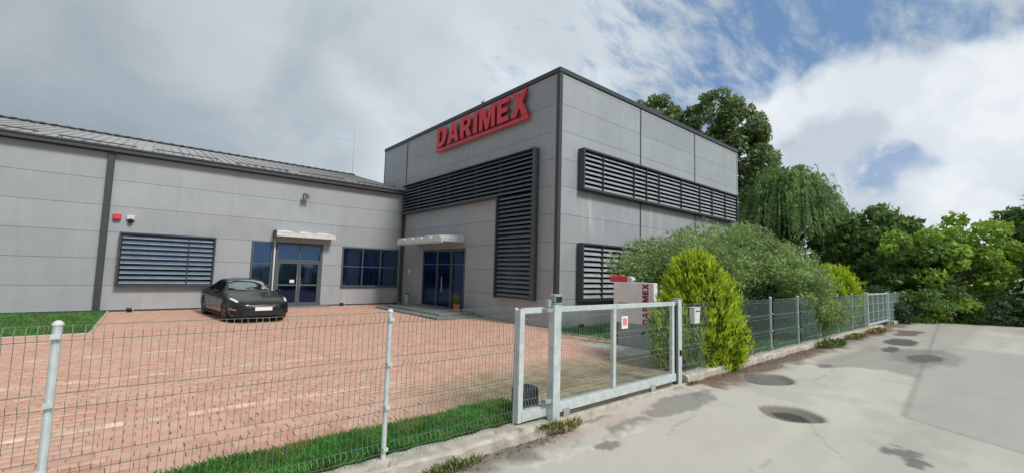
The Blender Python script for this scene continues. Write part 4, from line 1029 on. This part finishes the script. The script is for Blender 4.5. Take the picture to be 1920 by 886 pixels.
# ================================================================== CAR
def build_car():
    ang = math.radians(6); fwd = Vector((math.sin(ang), -math.cos(ang), 0)); lf = Vector((0,0,1)).cross(fwd)   # lf: the car's left
    front = Vector((3.10, 16.50, 0))
    def W(s, y, z): return front-fwd*s+lf*y+Vector((0,0,z))
    root = thing('parked_car', tuple(front-fwd*2.5), 'black low sports saloon parked nose out before the long low building', 'car')
    S = [0, .10, .35, .85, 1.45, 1.75, 2.35, 2.8, 3.4, 4.0, 4.55, 4.85, 4.97]
    hw = [.56, .76, .885, .95, .945, .94, .94, .94, .955, .965, .92, .82, .70]
    zt = [.60, .67, .755, .86, .955, 1.08, 1.37, 1.42, 1.385, 1.24, 1.04, .93, .80]
    zb = [.24, .20, .17, .17, .17, .17, .17, .17, .17, .17, .20, .26, .32]
    be = [.57, .62, .70, .80, .86, .88, .90, .92, .95, .96, .93, .87, .76]
    wr = [.42, .56, .66, .70, .70, .68, .575, .57, .56, .55, .60, .60, .52]
    zr = [.595, .665, .745, .845, .935, 1.03, 1.30, 1.35, 1.32, 1.17, .99, .91, .79]
    def sp(A, s):
        k = min(max(np.searchsorted(S, s)-1, 0), len(S)-2); t = (s-S[k])/(S[k+1]-S[k])
        g = lambda i: A[min(max(i, 0), len(A)-1)]
        x = lambda i: S[min(max(i, 0), len(S)-1)]
        h = S[k+1]-S[k]
        m0 = (g(k+1)-g(k-1))/max(x(k+1)-x(k-1), 1e-6)*h; m1 = (g(k+2)-g(k))/max(x(k+2)-x(k), 1e-6)*h
        return (2*t**3-3*t**2+1)*g(k)+(t**3-2*t**2+t)*m0+(-2*t**3+3*t**2)*g(k+1)+(t**3-t**2)*m1
    def section(s):
        w, T, B, E, R, Q = (sp(A, s) for A in (hw, zt, zb, be, wr, zr))
        return [(0, B), (.80*w, B), (.965*w, B+.10), (w, B+.5*(E-B)), (.985*w, E-.10), (.93*w, E), (R, Q), (R*.55, T-.012), (0, T)]
    def surf(s, u):          # u in 0..8 along the half section, cubic through control points
        p = section(s); k = min(int(u), 7); t = u-k
        g = lambda i: p[i] if 0 <= i <= 8 else ((-p[-i][0], p[-i][1]) if i < 0 else (-p[16-i][0], p[16-i][1]))
        def ct(a, b, c, d): return .5*((2*b)+(-a+c)*t+(2*a-5*b+4*c-d)*t*t+(-a+3*b-3*c+d)*t**3)
        a, b, c, d = g(k-1), g(k), g(k+1), g(k+2)
        tens = .35 if 4 <= k <= 6 else 1
        y = ct(a[0], b[0], c[0], d[0])*tens+(b[0]+(c[0]-b[0])*t)*(1-tens); z = ct(a[1], b[1], c[1], d[1])*tens+(b[1]+(c[1]-b[1])*t)*(1-tens)
        return y, z
    ss = np.unique(np.concatenate([np.linspace(0, .35, 9), np.linspace(.35, 4.6, 52), np.linspace(4.6, 4.97, 9)])); us = np.linspace(0, 8, 33)
    wheels = (.93, 3.85)
    def in_arch(s, z): return any((s-w)**2+(z-.345)**2 < .375**2 for w in wheels)
    body = MB(); glassf = {'windscreen': MB(), 'rear_window': MB(), 'side_window': {-1: MB(), 1: MB()}}
    def patch(mb, side, s0, s1, u0, u1, off=0.004, ns=8, nu=5, fn=None):
        vs = []
        for i in range(ns+1):
            for j in range(nu+1):
                a, b = i/ns, j/nu
                if fn: s, u = fn(a, b)
                else: s, u = s0+(s1-s0)*a, u0+(u1-u0)*b
                y, z = surf(s, u); y1, z1 = surf(s, min(u+.05, 8)); y0, z0 = surf(s, max(u-.05, 0)); ty, tz = y1-y0, z1-z0; l = math.hypot(ty, tz) or 1
                y2, z2 = surf(min(s+.02, 4.97), u)
                ny, nz = tz/l, -ty/l
                vs.append(W(s-(.6*off if s < 1 else 0), side*(y+ny*off), z+nz*off))
        fs = [(i*(nu+1)+j, (i+1)*(nu+1)+j, (i+1)*(nu+1)+j+1, i*(nu+1)+j+1) for i in range(ns) for j in range(nu)]
        mb.add(vs, fs)
    grid = {}
    def vid(mb, i, j, side):
        key = (i, j, side if 0 < us[j] < 8 else 0)
        if key not in grid:
            y, z = surf(ss[i], us[j]); mb.v.append(tuple(W(ss[i], side*y, z))); grid[key] = len(mb.v)-1
        return grid[key]
    for side in (-1, 1):
        for i in range(len(ss)-1):
            for j in range(len(us)-1):
                sc_, uc = (ss[i]+ss[i+1])/2, (us[j]+us[j+1])/2; y, z = surf(sc_, uc)
                if 1 < uc < 5 and in_arch(sc_, z): continue
                q = [vid(body, i, j, side), vid(body, i+1, j, side), vid(body, i+1, j+1, side), vid(body, i, j+1, side)]
                body.f.append(tuple(q if side == 1 else q[::-1])); body.m.append(0)
    for i, rev in ((0, False), (len(ss)-1, True)):
        ring = [vid(body, i, j, 1) for j in range(len(us))]+[vid(body, i, j, -1) for j in range(len(us)-2, 0, -1)]
        body.f.append(tuple(ring if not rev else ring[::-1])); body.m.append(0)
    bo = body.build('body', M['paint'], root, smooth=True); recalc(bo)
    # glazing follows the shell a few millimetres proud
    g = MB(); 
    for sd_ in (-1, 1): patch(g, sd_, 1.58, 2.28, 6.15, 8, .006, 10, 6, fn=lambda a, b: (1.60+.66*a+.10*(1-b)*(1-a), 6.12+(8-6.12)*b))
    recalc(g.build('windscreen', M['car_glass'], root, smooth=True))
    g = MB()
    for sd_ in (-1, 1): patch(g, sd_, 3.5, 4.4, 6.3, 8, .006, 8, 5)
    recalc(g.build('rear_window', M['side_glass'], root, smooth=True))
    for sd_ in (-1, 1):
        for (a0, a1) in ((1.92, 2.92), (2.97, 3.85)):
            g = MB(); patch(g, sd_, a0, a1, 5.1, 5.9, .006, 10, 4, fn=lambda a, b: (a0+(a1-a0)*a+(.28*b*(1-a) if a0 < 2 else -.25*b*a), 5.10+.80*b)); recalc(g.build('side_window', M['side_glass'], root, smooth=True))
    # lamps
    for sd_ in (-1, 1):
        g = MB(); patch(g, sd_, 0, 0, 0, 0, .010, 8, 5, fn=lambda a, b: (.20+.46*a, 5.02+.15*(1-a)+(.55-.25*abs(a-.45))*b)); hl = recalc(g.build('headlight', M['lamp'], root, smooth=True))
        g = MB(); patch(g, sd_, 0, 0, 0, 0, .012, 5, 3, fn=lambda a, b: (.10+.30*a, 3.05+.32*b)); recalc(g.build('fog_lamp_strip', M['chrome'], root, smooth=True))
        g = MB(); patch(g, sd_, 0, 0, 0, 0, .008, 5, 3, fn=lambda a, b: (.05+.34*a, 2.1+.62*b)); recalc(g.build('side_intake', M['black'], root, smooth=True))
        m_ = MB(); c = W(1.86, sd_*1.02, .96); m_.obox(c, fwd*.07, lf*.10, (0, 0, .062)); o = m_.build('wing_mirror', M['paint'], root, bevel=.03); 
        t_ = MB(); t_.tube([W(1.84, sd_*.86, .90), W(1.86, sd_*.96, .94)], .02, 6); t_.build('mirror_arm', M['black'], root)
        d = MB()
        for s0 in (1.80, 2.95): d.tube([W(s0+.02*k, sd_*(surf(s0, 5-.45*k)[0]+.003), surf(s0, 5-.45*k)[1]) for k in range(5)], .004, 4)
        d.build('door_seam', M['black'], root)
        h = MB()
        for s0 in (2.70, 3.50): y, z = surf(s0, 4.4); h.obox(W(s0, sd_*(y+.012), z), fwd*.10, lf*.012, (0, 0, .014))
        h.build('door_handle', M['paint'], root)
        sk = MB(); sk.tube([W(1.35, sd_*.93, .20), W(3.42, sd_*.94, .20)], .03, 6); sk.build('side_skirt', M['black'], root)
        e = MB(); patch(e, sd_, 0, 0, 0, 0, .008, 5, 3, fn=lambda a, b: (4.62+.25*a, 4.5+.5*b)); recalc(e.build('tail_lamp', M['red_side'], root))
    # front intake, bright strip, plate
    g = MB(); g.box((-1,-1,-1), (1,1,1)); g.v = [tuple(W(.0-.012*(p[0] > 0)+.05*(p[0] < 0), p[1]*.60, .335+p[2]*.095)) for p in g.v]; g.build('lower_grille', M['black'], root)
    g = MB(); g.v = []; g.box((-1,-1,-1), (1,1,1)); g.v = [tuple(W(-.014*(p[0] > 0)+.03*(p[0] < 0), p[1]*.34, .545+p[2]*.012)) for p in g.v]; g.build('bright_strip', M['chrome'], root)
    g = MB(); g.box((-1,-1,-1), (1,1,1)); g.v = [tuple(W(-.03*(p[0] > 0)-.014*(p[0] < 0), p[1]*.26, .465+p[2]*.058)) for p in g.v]; g.build('number_plate', M['plate'], root)
    g = MB(); g.tube([W(.04, -.62, .19), W(-.04, -.30, .17), W(-.05, 0, .165), W(-.04, .30, .17), W(.04, .62, .19)], .025, 6); g.build('front_lip', M['black'], root)
    wp = MB()
    for q in (-.35, .20): wp.tube([W(1.60, q, .99), W(1.72, q+.42, 1.06)], .008, 4)
    wp.build('wiper', M['black'], root)
    floor = MB(); floor.obox(W(2.4, 0, .30), fwd*2.15, lf*.70, (0, 0, .12)); floor.build('underbody', M['black'], root)
    for s0 in wheels:
        for sd_ in (-1, 1):
            c = W(s0, sd_*.82, .345); t_ = MB(); prof = [(.225, .115), (.33, .125), (.343, .10), (.345, -.10), (.33, -.125), (.225, -.115)]
            N = 26; vs = []
            for k in range(N):
                a = 2*math.pi*k/N
                for (rr, ww) in prof: vs.append(c+lf*(sd_*ww)+fwd*(rr*math.cos(a))+Vector((0,0,rr*math.sin(a))))
            m_ = len(prof); fs = [(k*m_+j, ((k+1) % N)*m_+j, ((k+1) % N)*m_+(j+1) % m_, k*m_+(j+1) % m_) for k in range(N) for j in range(m_)]
            t_.add(vs, fs); wh = recalc(t_.build('wheel', M['tyre'], root, smooth=True))
            rm = MB()
            rm.tube([c+lf*(sd_*.02), c+lf*(sd_*.105)], .055, 10)
            for k in range(5):
                a = 2*math.pi*k/5+.3; d = fwd*math.cos(a)+Vector((0,0,math.sin(a))); t2 = d.cross(lf)
                rm.obox(c+d*.135+lf*(sd_*.085), d*.095, t2*.032, lf*.015)
            vs = []
            for k in range(N):
                a = 2*math.pi*k/N; d = fwd*math.cos(a)+Vector((0,0,math.sin(a)))
                vs += [c+d*.232+lf*(sd_*.118), c+d*.205+lf*(sd_*.10), c+d*.232+lf*(sd_*-.05)]
            fs = []
            for k in range(N):
                a, b = 3*k, 3*((k+1) % N); fs += [(a, b, b+1, a+1), (a+1, b+1, b+2, a+2)]
            rm.add(vs, fs); rm.build('rim', M['rim'], wh)
            hb = MB(); hb.tube([c+lf*(sd_*-.10), c+lf*(sd_*.01)], .21, 16); hb.build('brake_disc', M['black'], wh)
    for s0 in wheels:
        for sd_ in (-1, 1):       # dark wheel-well liner
            c = W(s0, sd_*.60, .345); l = MB(); l.tube([c, c+lf*sd_*.26], .385, 18, cap=False); l.tube([c, c+lf*sd_*.01], .385, 18); l.build('wheel_liner', M['black'], root)
build_car()

# ================================================================== VEGETATION
def leaf_quads(C, size, aspect, rng, dirs=None, spread=1.0, jitter=.5, face=None, fl=.65):
    """rhombic leaves at centres C (N,3). dirs: preferred long axis"""
    n = len(C); sz = size*rng.uniform(1-jitter, 1+jitter, n)[:, None]
    a = rng.normal(size=(n, 3))
    if dirs is not None: a = dirs+a*spread*.5
    a /= np.linalg.norm(a, axis=1, keepdims=True)+1e-9
    b = rng.normal(size=(n, 3))
    if face is not None:          # blades turn their faces outwards and up, towards the light
        f = face+np.array([0, 0, .35])+rng.normal(size=(n, 3))*fl; b = np.cross(f, a)
    b -= (b*a).sum(1, keepdims=True)*a; b /= np.linalg.norm(b, axis=1, keepdims=True)+1e-9
    a = a*sz; b = b*sz*aspect
    return np.stack([C-a, C-a*.1+b, C+a, C-a*.1-b], 1).reshape(-1, 3)
def clump_points(center, radii, n_clumps, per, cr, rng, shell=.55, low_cut=None):
    """hierarchical crown: clumps inside an ellipsoid, leaves on each clump's shell"""
    d = rng.normal(size=(n_clumps, 3)); d /= np.linalg.norm(d, axis=1, keepdims=True)
    rad = rng.uniform(shell, 1.0, n_clumps)[:, None]**.6
    cc = np.array(center)+d*rad*np.array(radii)
    if low_cut is not None: cc = cc[cc[:, 2] > low_cut]
    NN = []
    rr = cr*rng.uniform(.6, 1.25, len(cc))
    out = []
    for c, r in zip(cc, rr):
        k = int(per*(r/cr)**2); e = rng.normal(size=(k, 3)); e /= np.linalg.norm(e, axis=1, keepdims=True)
        q = rng.uniform(.35, 1.08, k)[:, None]**.5
        out.append(c+e*q*r*np.array([1, 1, .75])); NN.append(e)
    return np.concatenate(out), cc, np.concatenate(NN)
def trunk_limbs(root, base, top, r0, targets, rng, name='trunk'):
    base = Vector(base); top = Vector(top); mb = MB(); mid = base.lerp(top, .5)+Vector((rng.normal()*.15, rng.normal()*.15, 0))
    mb.tube([base-Vector((0,0,.1)), base+Vector((0,0,.15)), mid, top], [r0*1.35, r0, r0*.75, r0*.35], 9); mb.build(name, M['bark'], root, smooth=True)
    lb = MB()
    for t in targets:
        t = Vector(t); f = float(rng.uniform(.35, .95)); s = base.lerp(top, f); m_ = s.lerp(t, .5)+Vector((0, 0, (t-s).length*.12))
        lb.tube([s, m_, t], [r0*.38*(1.1-f*.5), r0*.22, r0*.06], 5, cap=False)
    if targets is not None and len(targets): lb.build('limbs', M['bark'], root, smooth=True)
def tree(name, base, blobs, m, leaf, label, cat='tree', aspect=.5, per=170, cr=1.0, seed=0, r0=.25, low_cut=None, density=1.0, dirs=None, topf=.75, shell=.5, spread=1.0):
    rng = np.random.default_rng(seed); r = thing(name, base, label, cat)
    P = []; CC = []; NN = []
    for (c, rad, n) in blobs:
        p, cc, nn = clump_points(c, rad, int(n*density), per, cr, rng, low_cut=low_cut, shell=shell); P.append(p); CC.append(cc); NN.append(nn)
    P = np.concatenate(P); CC = np.concatenate(CC)
    quads_obj('crown', leaf_quads(P, leaf, aspect, rng, dirs=dirs, spread=spread, face=np.concatenate(NN)), M[m], r)
    zt = max(c[2]+rad[2]*.4 for c, rad, n in blobs); c0 = blobs[0][0]
    tg = CC[rng.choice(len(CC), min(len(CC), 26), replace=False)]
    trunk_limbs(r, base, (c0[0], c0[1], base[2]+(zt-base[2])*topf), r0, tg, rng)
    return r
def pol(az, dist, z=0): a = math.radians(az); return (dist*math.cos(a), dist*math.sin(a), z)

def back_trees():
    def blobs(az, dist, parts):
        out = []
        for (daz, z, rh, rv, n) in parts:
            x, y, _ = pol(az+daz, dist); out.append(((x, y, z), (rh, rh, rv), n))
        return out
    tree('broadleaf_tree', pol(31.0, 46, -.2), blobs(31.0, 46, [(.9, 17.6, 3.2, 3.0, 52), (-1.2, 16.0, 2.8, 3.0, 44), (3.2, 15.6, 2.6, 2.6, 28), (0, 11.5, 4.0, 4.5, 40)]), 'l_back', .17, 'tall broad tree whose crown rises behind the middle of the tall block roof', seed=1, cr=.78, per=150, r0=.4)
    tree('broadleaf_tree', pol(23.3, 45, -.2), blobs(23.3, 45, [(.9, 16.9, 2.8, 2.8, 46), (-1.3, 15.4, 2.6, 2.6, 40), (-2.3, 12.2, 2.4, 2.4, 30), (-3.8, 12.0, 1.5, 1.8, 9), (-3.6, 9.8, 2.4, 2.3, 28), (-2.4, 6.6, 3.4, 3.4, 36), (1.5, 12.5, 3, 3.5, 24)]), 'l_back', .17, 'tall dark tree rising just behind the right end of the tall block', seed=2, cr=.78, per=150, r0=.42)
back_trees()

def willow(name, base, top, rad, h_low, label, seed, m='l_willow', n=230):
    rng = np.random.default_rng(seed); r = thing(name, base, label, 'tree'); P = []; D = []; FN = []
    bx, by = base[0], base[1]
    ends = []
    for k in range(n):
        a = rng.uniform(0, 2*np.pi); q = rng.uniform(.05, 1)**.6; R_ = rad*q
        zt = top-(top-h_low)*.50*q**2.2+rng.normal()*.28; x, y = bx+R_*np.cos(a), by+R_*np.sin(a)
        L = rng.uniform(.5, 1.0)*(zt-h_low)*.50+.4; 
        if k % 9 == 0: ends.append((x, y, zt-.2))
        ox, oy = np.cos(a), np.sin(a)
        for s_ in range(7):           # several strands fall from the same twig
            px, py = x+rng.normal()*.28, y+rng.normal()*.28; l = L*rng.uniform(.5, 1.1); mm = int(l/.060)
            t = np.linspace(0, 1, mm); P.append(np.stack([px+ox*.55*np.sin(t*1.4)+rng.normal(size=mm)*.035, py+oy*.55*np.sin(t*1.4)+rng.normal(size=mm)*.035, zt+.25*np.sin(np.pi*np.minimum(t*2.2, 1))-l*t**1.25], -1)); D.append(np.tile([ox*.25, oy*.25, -1.0], (mm, 1))); FN.append(np.tile([ox, oy, .5], (mm, 1)))
    P = np.concatenate(P); D = np.concatenate(D); quads_obj('crown', leaf_quads(P, .115, .22, rng, dirs=D, spread=.9, face=np.concatenate(FN)), M[m], r)
    trunk_limbs(r, base, (bx, by, top-1.5), .35, ends, rng)
wx, wy, _ = pol(17.2, 35.5)
willow('willow_tree', (wx, wy, -.2), 9.6, 3.1, 2.2, 'drooping light green willow right of the tall block', 5)

def right_trees():
    def B(az, dist, z, rh, rv, n): x, y, _ = pol(az, dist); return ((x, y, z), (rh, rh, rv), n)
    tree('bushy_tree', pol(10.3, 34, -.2), [B(10.2, 34, 4.8, 1.8, 1.9, 24), B(13.2, 35, 4.3, 1.5, 1.6, 16), B(13.0, 35, 2.4, 1.8, 1.6, 16), B(11.6, 34, 3.9, 1.6, 1.6, 16), B(9.2, 34, 4.2, 1.7, 1.7, 18), B(10.2, 34, 2.2, 2.4, 2.0, 26)], 'l_dark', .15, 'dark green tree right of the willow behind the second golden bush', seed=11, cr=.65, per=170)
    tree('bushy_tree', pol(7.6, 32, -.2), [B(7.9, 32, 3.7, 1.6, 1.5, 20), B(6.6, 32, 3.0, 1.6, 1.6, 20), B(8.9, 32, 2.0, 1.6, 1.6, 16), B(7.4, 32, 1.3, 2.2, 1.5, 22)], 'l_dark', .14, 'round dark bushy tree at the end of the road fence', seed=12, cr=.6, per=170)
    tree('lime_green_tree', pol(5.2, 33, -.2), [B(6.3, 31.0, 3.3, 1.7, 1.5, 20), B(3.4, 34, 4.1, 1.8, 1.7, 22), B(4.4, 34, 2.0, 2.2, 1.8, 24)], 'l_lime', .14, 'bright yellow-green tree at the far right beyond the road', seed=13, cr=.6, per=170)
    tree('bushy_tree', pol(-1.0, 38, -.2), [B(-.6, 38, 4.2, 2.2, 2.0, 28), B(-2.6, 38, 4.8, 2.4, 2.2, 28), B(-1.6, 38, 1.8, 3.0, 2.0, 30)], 'l_dark', .17, 'dark tree across the end of the road, right of the yellow-green one', seed=14, cr=.75, per=150)
    tree('broadleaf_tree', pol(-8, 36, -.2), [B(-7.0, 36, 4.6, 2.3, 2.3, 28), B(-9.6, 36, 4.0, 2.6, 2.2, 28), B(-8, 36, 2, 3.2, 2.0, 30)], 'l_back', .18, 'broad tree beyond the far side of the road near the right edge', seed=15, cr=.8, per=150)
    tree('broadleaf_tree', pol(-15.5, 30, -.2), [B(-14, 30, 4.0, 2.2, 2.0, 26), B(-17, 30, 4.4, 2.3, 2.3, 26), B(-16, 30, 1.8, 3.0, 1.8, 26)], 'l_dark', .17, 'dark spreading tree at the very right edge', seed=16, cr=.8, per=140)
    # fill behind
    tree('poplar_tree', pol(12.9, 50, -.2), [B(16.5, 50, 3.2, 3.4, 3.2, 26), B(12.9, 50, 5.4, 3.0, 2.4, 26), B(9.5, 50, 4.8, 3.0, 2.4, 26), B(6.0, 50, 4.2, 3.0, 2.2, 24)], 'l_dark', .20, 'row of dark tree tops far behind the willow and the bushy trees', seed=17, cr=.95, per=140)
    # low hedge bushes at the road end
    k = 0
    for (az, dist, rh, h, m, lab) in ((9.4, 28.6, 1.3, 1.7, 'l_hedge', 'dark shrub swallowing the end of the road fence'), (6.9, 29.6, 1.2, 1.6, 'l_dark', 'rounded shrub at the kerb where the road bends'), (4.6, 31, 1.2, 1.2, 'l_lime', 'low light green shrub at the end of the road'), (2.2, 32, 1.3, 1.4, 'l_hedge', 'dark low shrub across the road end'), (-.5, 33, 1.3, 1.2, 'l_dark', 'low green shrub on the verge beyond the road end'),
                                     (-4.2, 30, 1.4, 1.5, 'l_hedge', 'dark round shrub on the far roadside verge'), (-7.5, 26, 1.2, 1.2, 'l_dark', 'small green shrub on the far roadside verge'), (-12, 23, 1.3, 1.3, 'l_hedge', 'near dark shrub on the far roadside verge')):
        x, y, _ = pol(az, dist); k += 1
        tree('shrub', (x, y, -.2), [((x, y, h*.45), (rh, rh, h*.55), 26)], m, .085, lab, cat='shrub', seed=30+k, cr=.42, per=120, r0=.05, topf=.6)
right_trees()

def locust():
    """loose feathery shrub-tree leaning over the fence"""
    tree('feathery_tree', (14.2, 6.6, 0), [((12.6, 7.0, 2.45), (1.7, 1.3, .75), 30), ((15.0, 6.8, 2.85), (2.1, 1.5, .85), 40), ((17.6, 6.6, 2.8), (2.0, 1.5, .9), 34), ((13.6, 6.0, 2.1), (1.7, 1.0, .7), 26), ((16.4, 5.7, 2.3), (2.2, 1.0, .8), 34), ((11.4, 7.2, 2.05), (1.0, .9, .65), 14), ((18.9, 5.7, 2.1), (1.6, 1.0, .9), 24)],
         'l_locust', .062, 'loose feathery grey-green tree spreading over the fence behind the golden bush', seed=21, cr=.50, per=250, r0=.10, aspect=.34, topf=.75, shell=.25, low_cut=.9)
    tree('feathery_shrub', (15.9, 4.5, .1), [((15.9, 4.45, 1.35), (.85, .55, .75), 26), ((16.4, 4.15, .85), (.9, .38, .50), 26), ((15.2, 4.3, 1.7), (.8, .5, .5), 16), ((17.2, 4.5, 1.4), (.7, .5, .7), 16)], 'l_locust', .055, 'feathery shrub pushing through the road fence and hanging to the kerb', cat='shrub', seed=22, cr=.32, per=190, r0=.04, aspect=.34, topf=.6, low_cut=.22)
    tree('dark_shrub', (15.2, 7.4, 0), [((11.6, 6.2, .7), (1.3, .8, .8), 30), ((13.4, 6.2, .9), (1.4, .8, 1.0), 30), ((15.6, 6.0, 1.0), (1.6, .8, 1.1), 32), ((18.3, 5.9, 1.0), (1.8, .8, 1.1), 32), ((21.4, 6.4, 1.0), (1.8, .8, 1.1), 30), ((24.5, 6.4, 1.0), (1.8, .8, 1.1), 26)], 'l_hedge', .075, 'dark undergrowth behind the fence beneath the feathery tree', cat='shrub', seed=23, cr=.42, per=130, r0=.06)
locust()

def golden_bush(name, x, y, z0, lobes, label, seed, n=9000, spray=.075):
    """thuja: upright flattened sprays on a lobed shell, yellow tips over a dark inner mass"""
    rng = np.random.default_rng(seed); r = thing(name, (x, y, z0), label, 'bush')
    C, D, CI, FN = [], [], [], []
    tot = sum(l[3]*l[5] for l in lobes)
    for (cx, cy, cz, rx, ry, rz) in lobes:
        k = int(n*rx*rz/tot); ph = rng.uniform(0, 2*np.pi, k); ct = rng.uniform(-1, 1, k); stt = np.sqrt(1-ct*ct)
        nx_, ny_ = stt*np.cos(ph), stt*np.sin(ph)
        # vertical ropes: radius modulated round the trunk and twisted with height
        rib = .15*np.sin(ph*8+ct*2.0+seed)+.11*np.sin(ph*17-ct*2.5)+.05*np.sin(ct*13+ph*4)+.06*rng.normal(size=k)
        q = 1+rib
        p = np.stack([cx+rx*q*nx_, cy+ry*q*ny_, cz+rz*ct*(1+.3*rib)], -1)
        C.append(p); D.append(np.stack([nx_*.75, ny_*.75, np.full(k, .95)+.3*ct], -1)); FN.append(np.stack([nx_, ny_, ct+.3], -1))
        kk = k//3; ph = rng.uniform(0, 2*np.pi, kk); ct = rng.uniform(-1, 1, kk); stt = np.sqrt(1-ct*ct)
        CI.append(np.stack([cx+rx*.86*stt*np.cos(ph), cy+ry*.84*stt*np.sin(ph), cz+rz*.88*ct], -1))
    C = np.concatenate(C); D = np.concatenate(D); CI = np.concatenate(CI)
    FN = np.concatenate(FN); keep = C[:, 2] > z0+.06; C = C[keep]; D = D[keep]; FN = FN[keep]; CI = CI[CI[:, 2] > z0+.05]
    # each spray: a fan of narrow leaves sharing a base and a direction
    P, A = [], []
    for j in range(6):
        off = rng.normal(size=C.shape)*.035+D*(.02*j-.04); P.append(C+off); A.append(D)
    P = np.concatenate(P); A = np.concatenate(A)
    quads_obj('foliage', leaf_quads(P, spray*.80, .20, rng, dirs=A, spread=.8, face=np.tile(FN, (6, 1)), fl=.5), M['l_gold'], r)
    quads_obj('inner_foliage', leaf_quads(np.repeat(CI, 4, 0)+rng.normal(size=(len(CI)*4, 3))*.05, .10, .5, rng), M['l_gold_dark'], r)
    t = MB(); t.tube([(x, y, z0-.1), (x, y, z0+.9)], [.09, .05], 7); t.build('stem', M['bark'], r)
golden_bush('golden_thuja', 9.2, 4.62, 0.0, [(9.15, 4.72, 1.30, .52, .52, 1.05), (9.52, 4.50, 1.05, .48, .48, .95), (8.80, 4.82, .80, .50, .50, .80), (8.55, 4.85, .50, .36, .30, .55), (9.45, 4.22, .55, .58, .40, .58), (9.98, 4.66, 1.42, .48, .42, .60), (9.15, 4.62, 1.80, .42, .42, .58), (9.0, 4.30, .95, .42, .38, .75), (8.75, 4.35, .5, .36, .30, .5)],
            'big rounded golden-green thuja bush bulging over the fence beside the gate', 3, n=14500)
golden_bush('golden_thuja', 21.4, 5.2, 0.0, [(21.4, 5.2, 1.25, 1.0, .9, 1.2), (22.4, 5.3, .95, .9, .8, .95), (20.6, 5.2, 1.0, .8, .8, 1.0)], 'smaller golden bush further along behind the road fence', 4, n=5000, spray=.11)

# weeds at the kerb foot
def weeds(name, x, y, z, rad, n, h, m, label, seed):
    rng = np.random.default_rng(seed); r = thing(name, (x, y, z), label, 'weeds'); V = []
    for k in range(n):
        a = rng.uniform(0, 6.28); q = rad*rng.uniform(0, 1)**.7; b = np.array([x+q*np.cos(a)*1.6, y+q*np.sin(a)*.45, z]); th = rng.uniform(0, 6.28); d = np.array([np.cos(th)*.6, np.sin(th)*.6, rng.uniform(.35, 1.1)]); L = h*rng.uniform(.4, 1.1)
        s_ = np.array([-np.sin(th), np.cos(th), 0])*L*.13; V += [b, b+d*L*.5+s_, b+d*L+np.array([0, 0, -.12*L]), b+d*L*.5-s_]
    quads_obj('foliage', np.array(V), M[m], r)
weeds('weed_tuft', 2.55, 3.83, -.10, .20, 260, .11, 'weed', 'yellowish weed tuft at the kerb foot near the picture bottom', 1)
weeds('weed_tuft', 4.25, 3.86, -.06, .18, 260, .12, 'straw', 'straw-coloured weed tuft at the foot of the thick gate post', 2)
weeds('weed_tuft', 3.95, 3.88, .0, .14, 160, .09, 'weed', 'green weed tuft on the kerb end beside the thick gate post', 3)
weeds('weed_tuft', 15.6, 3.78, .02, .55, 700, .22, 'weed', 'long weeds under the feathery shrub at the road edge', 4)
weeds('weed_tuft', 18.6, 3.8, .02, .5, 420, .18, 'weed', 'weeds along the kerb before the small far gate', 5)
weeds('weed_tuft', 21.4, 3.75, .02, .6, 420, .20, 'straw', 'dry weeds at the post of the small far gate', 6)
weeds('weed_tuft', 7.6, 3.92, .0, .12, 110, .07, 'weed', 'tiny weeds at the foot of the gate post with the black lock', 7)
def litter():
    """dead leaves and crumbs along the kerb"""
    rng = np.random.default_rng(77); n = 2600
    x = np.concatenate([rng.uniform(7.6, 15, n), rng.uniform(1.8, 4.2, 500)]); y = np.concatenate([4.0-np.abs(rng.normal(0, .17, n)), 3.90-np.abs(rng.normal(0, .10, 500))])
    C = np.stack([x, y, road_z(x)+.012+rng.uniform(0, .012, len(x))], -1)
    q = leaf_quads(C, .016, .5, rng); q = q.reshape(-1, 4, 3); q[:, :, 2] = C[:, None, 2]+(q[:, :, 2]-C[:, None, 2])*.35
    o = quads_obj('leaf_litter', q.reshape(-1, 3), mat('dead_leaf', (.16, .085, .045), .9, rnd=.4)); tag(o, 'brown dead leaves and crumbs scattered along the kerb foot', 'leaf litter', kind='stuff')
litter()
# verge on the far side of the road
def verge():
    mb = MB(); mb.add([(-30,-40,-.05),(60,-40,-.05),(60,-1.78,-.05),(-30,-1.78,-.05)], [(0,1,2,3)]); tag(mb.build('verge', M['ground']), kind='structure')
    blades('verge_grass', [(4, 30, -6, -1.72)], 26000, .08, .2, .012, M['grass'], z=-.05, seed=9, label='rough grass on the verge across the road')
verge()
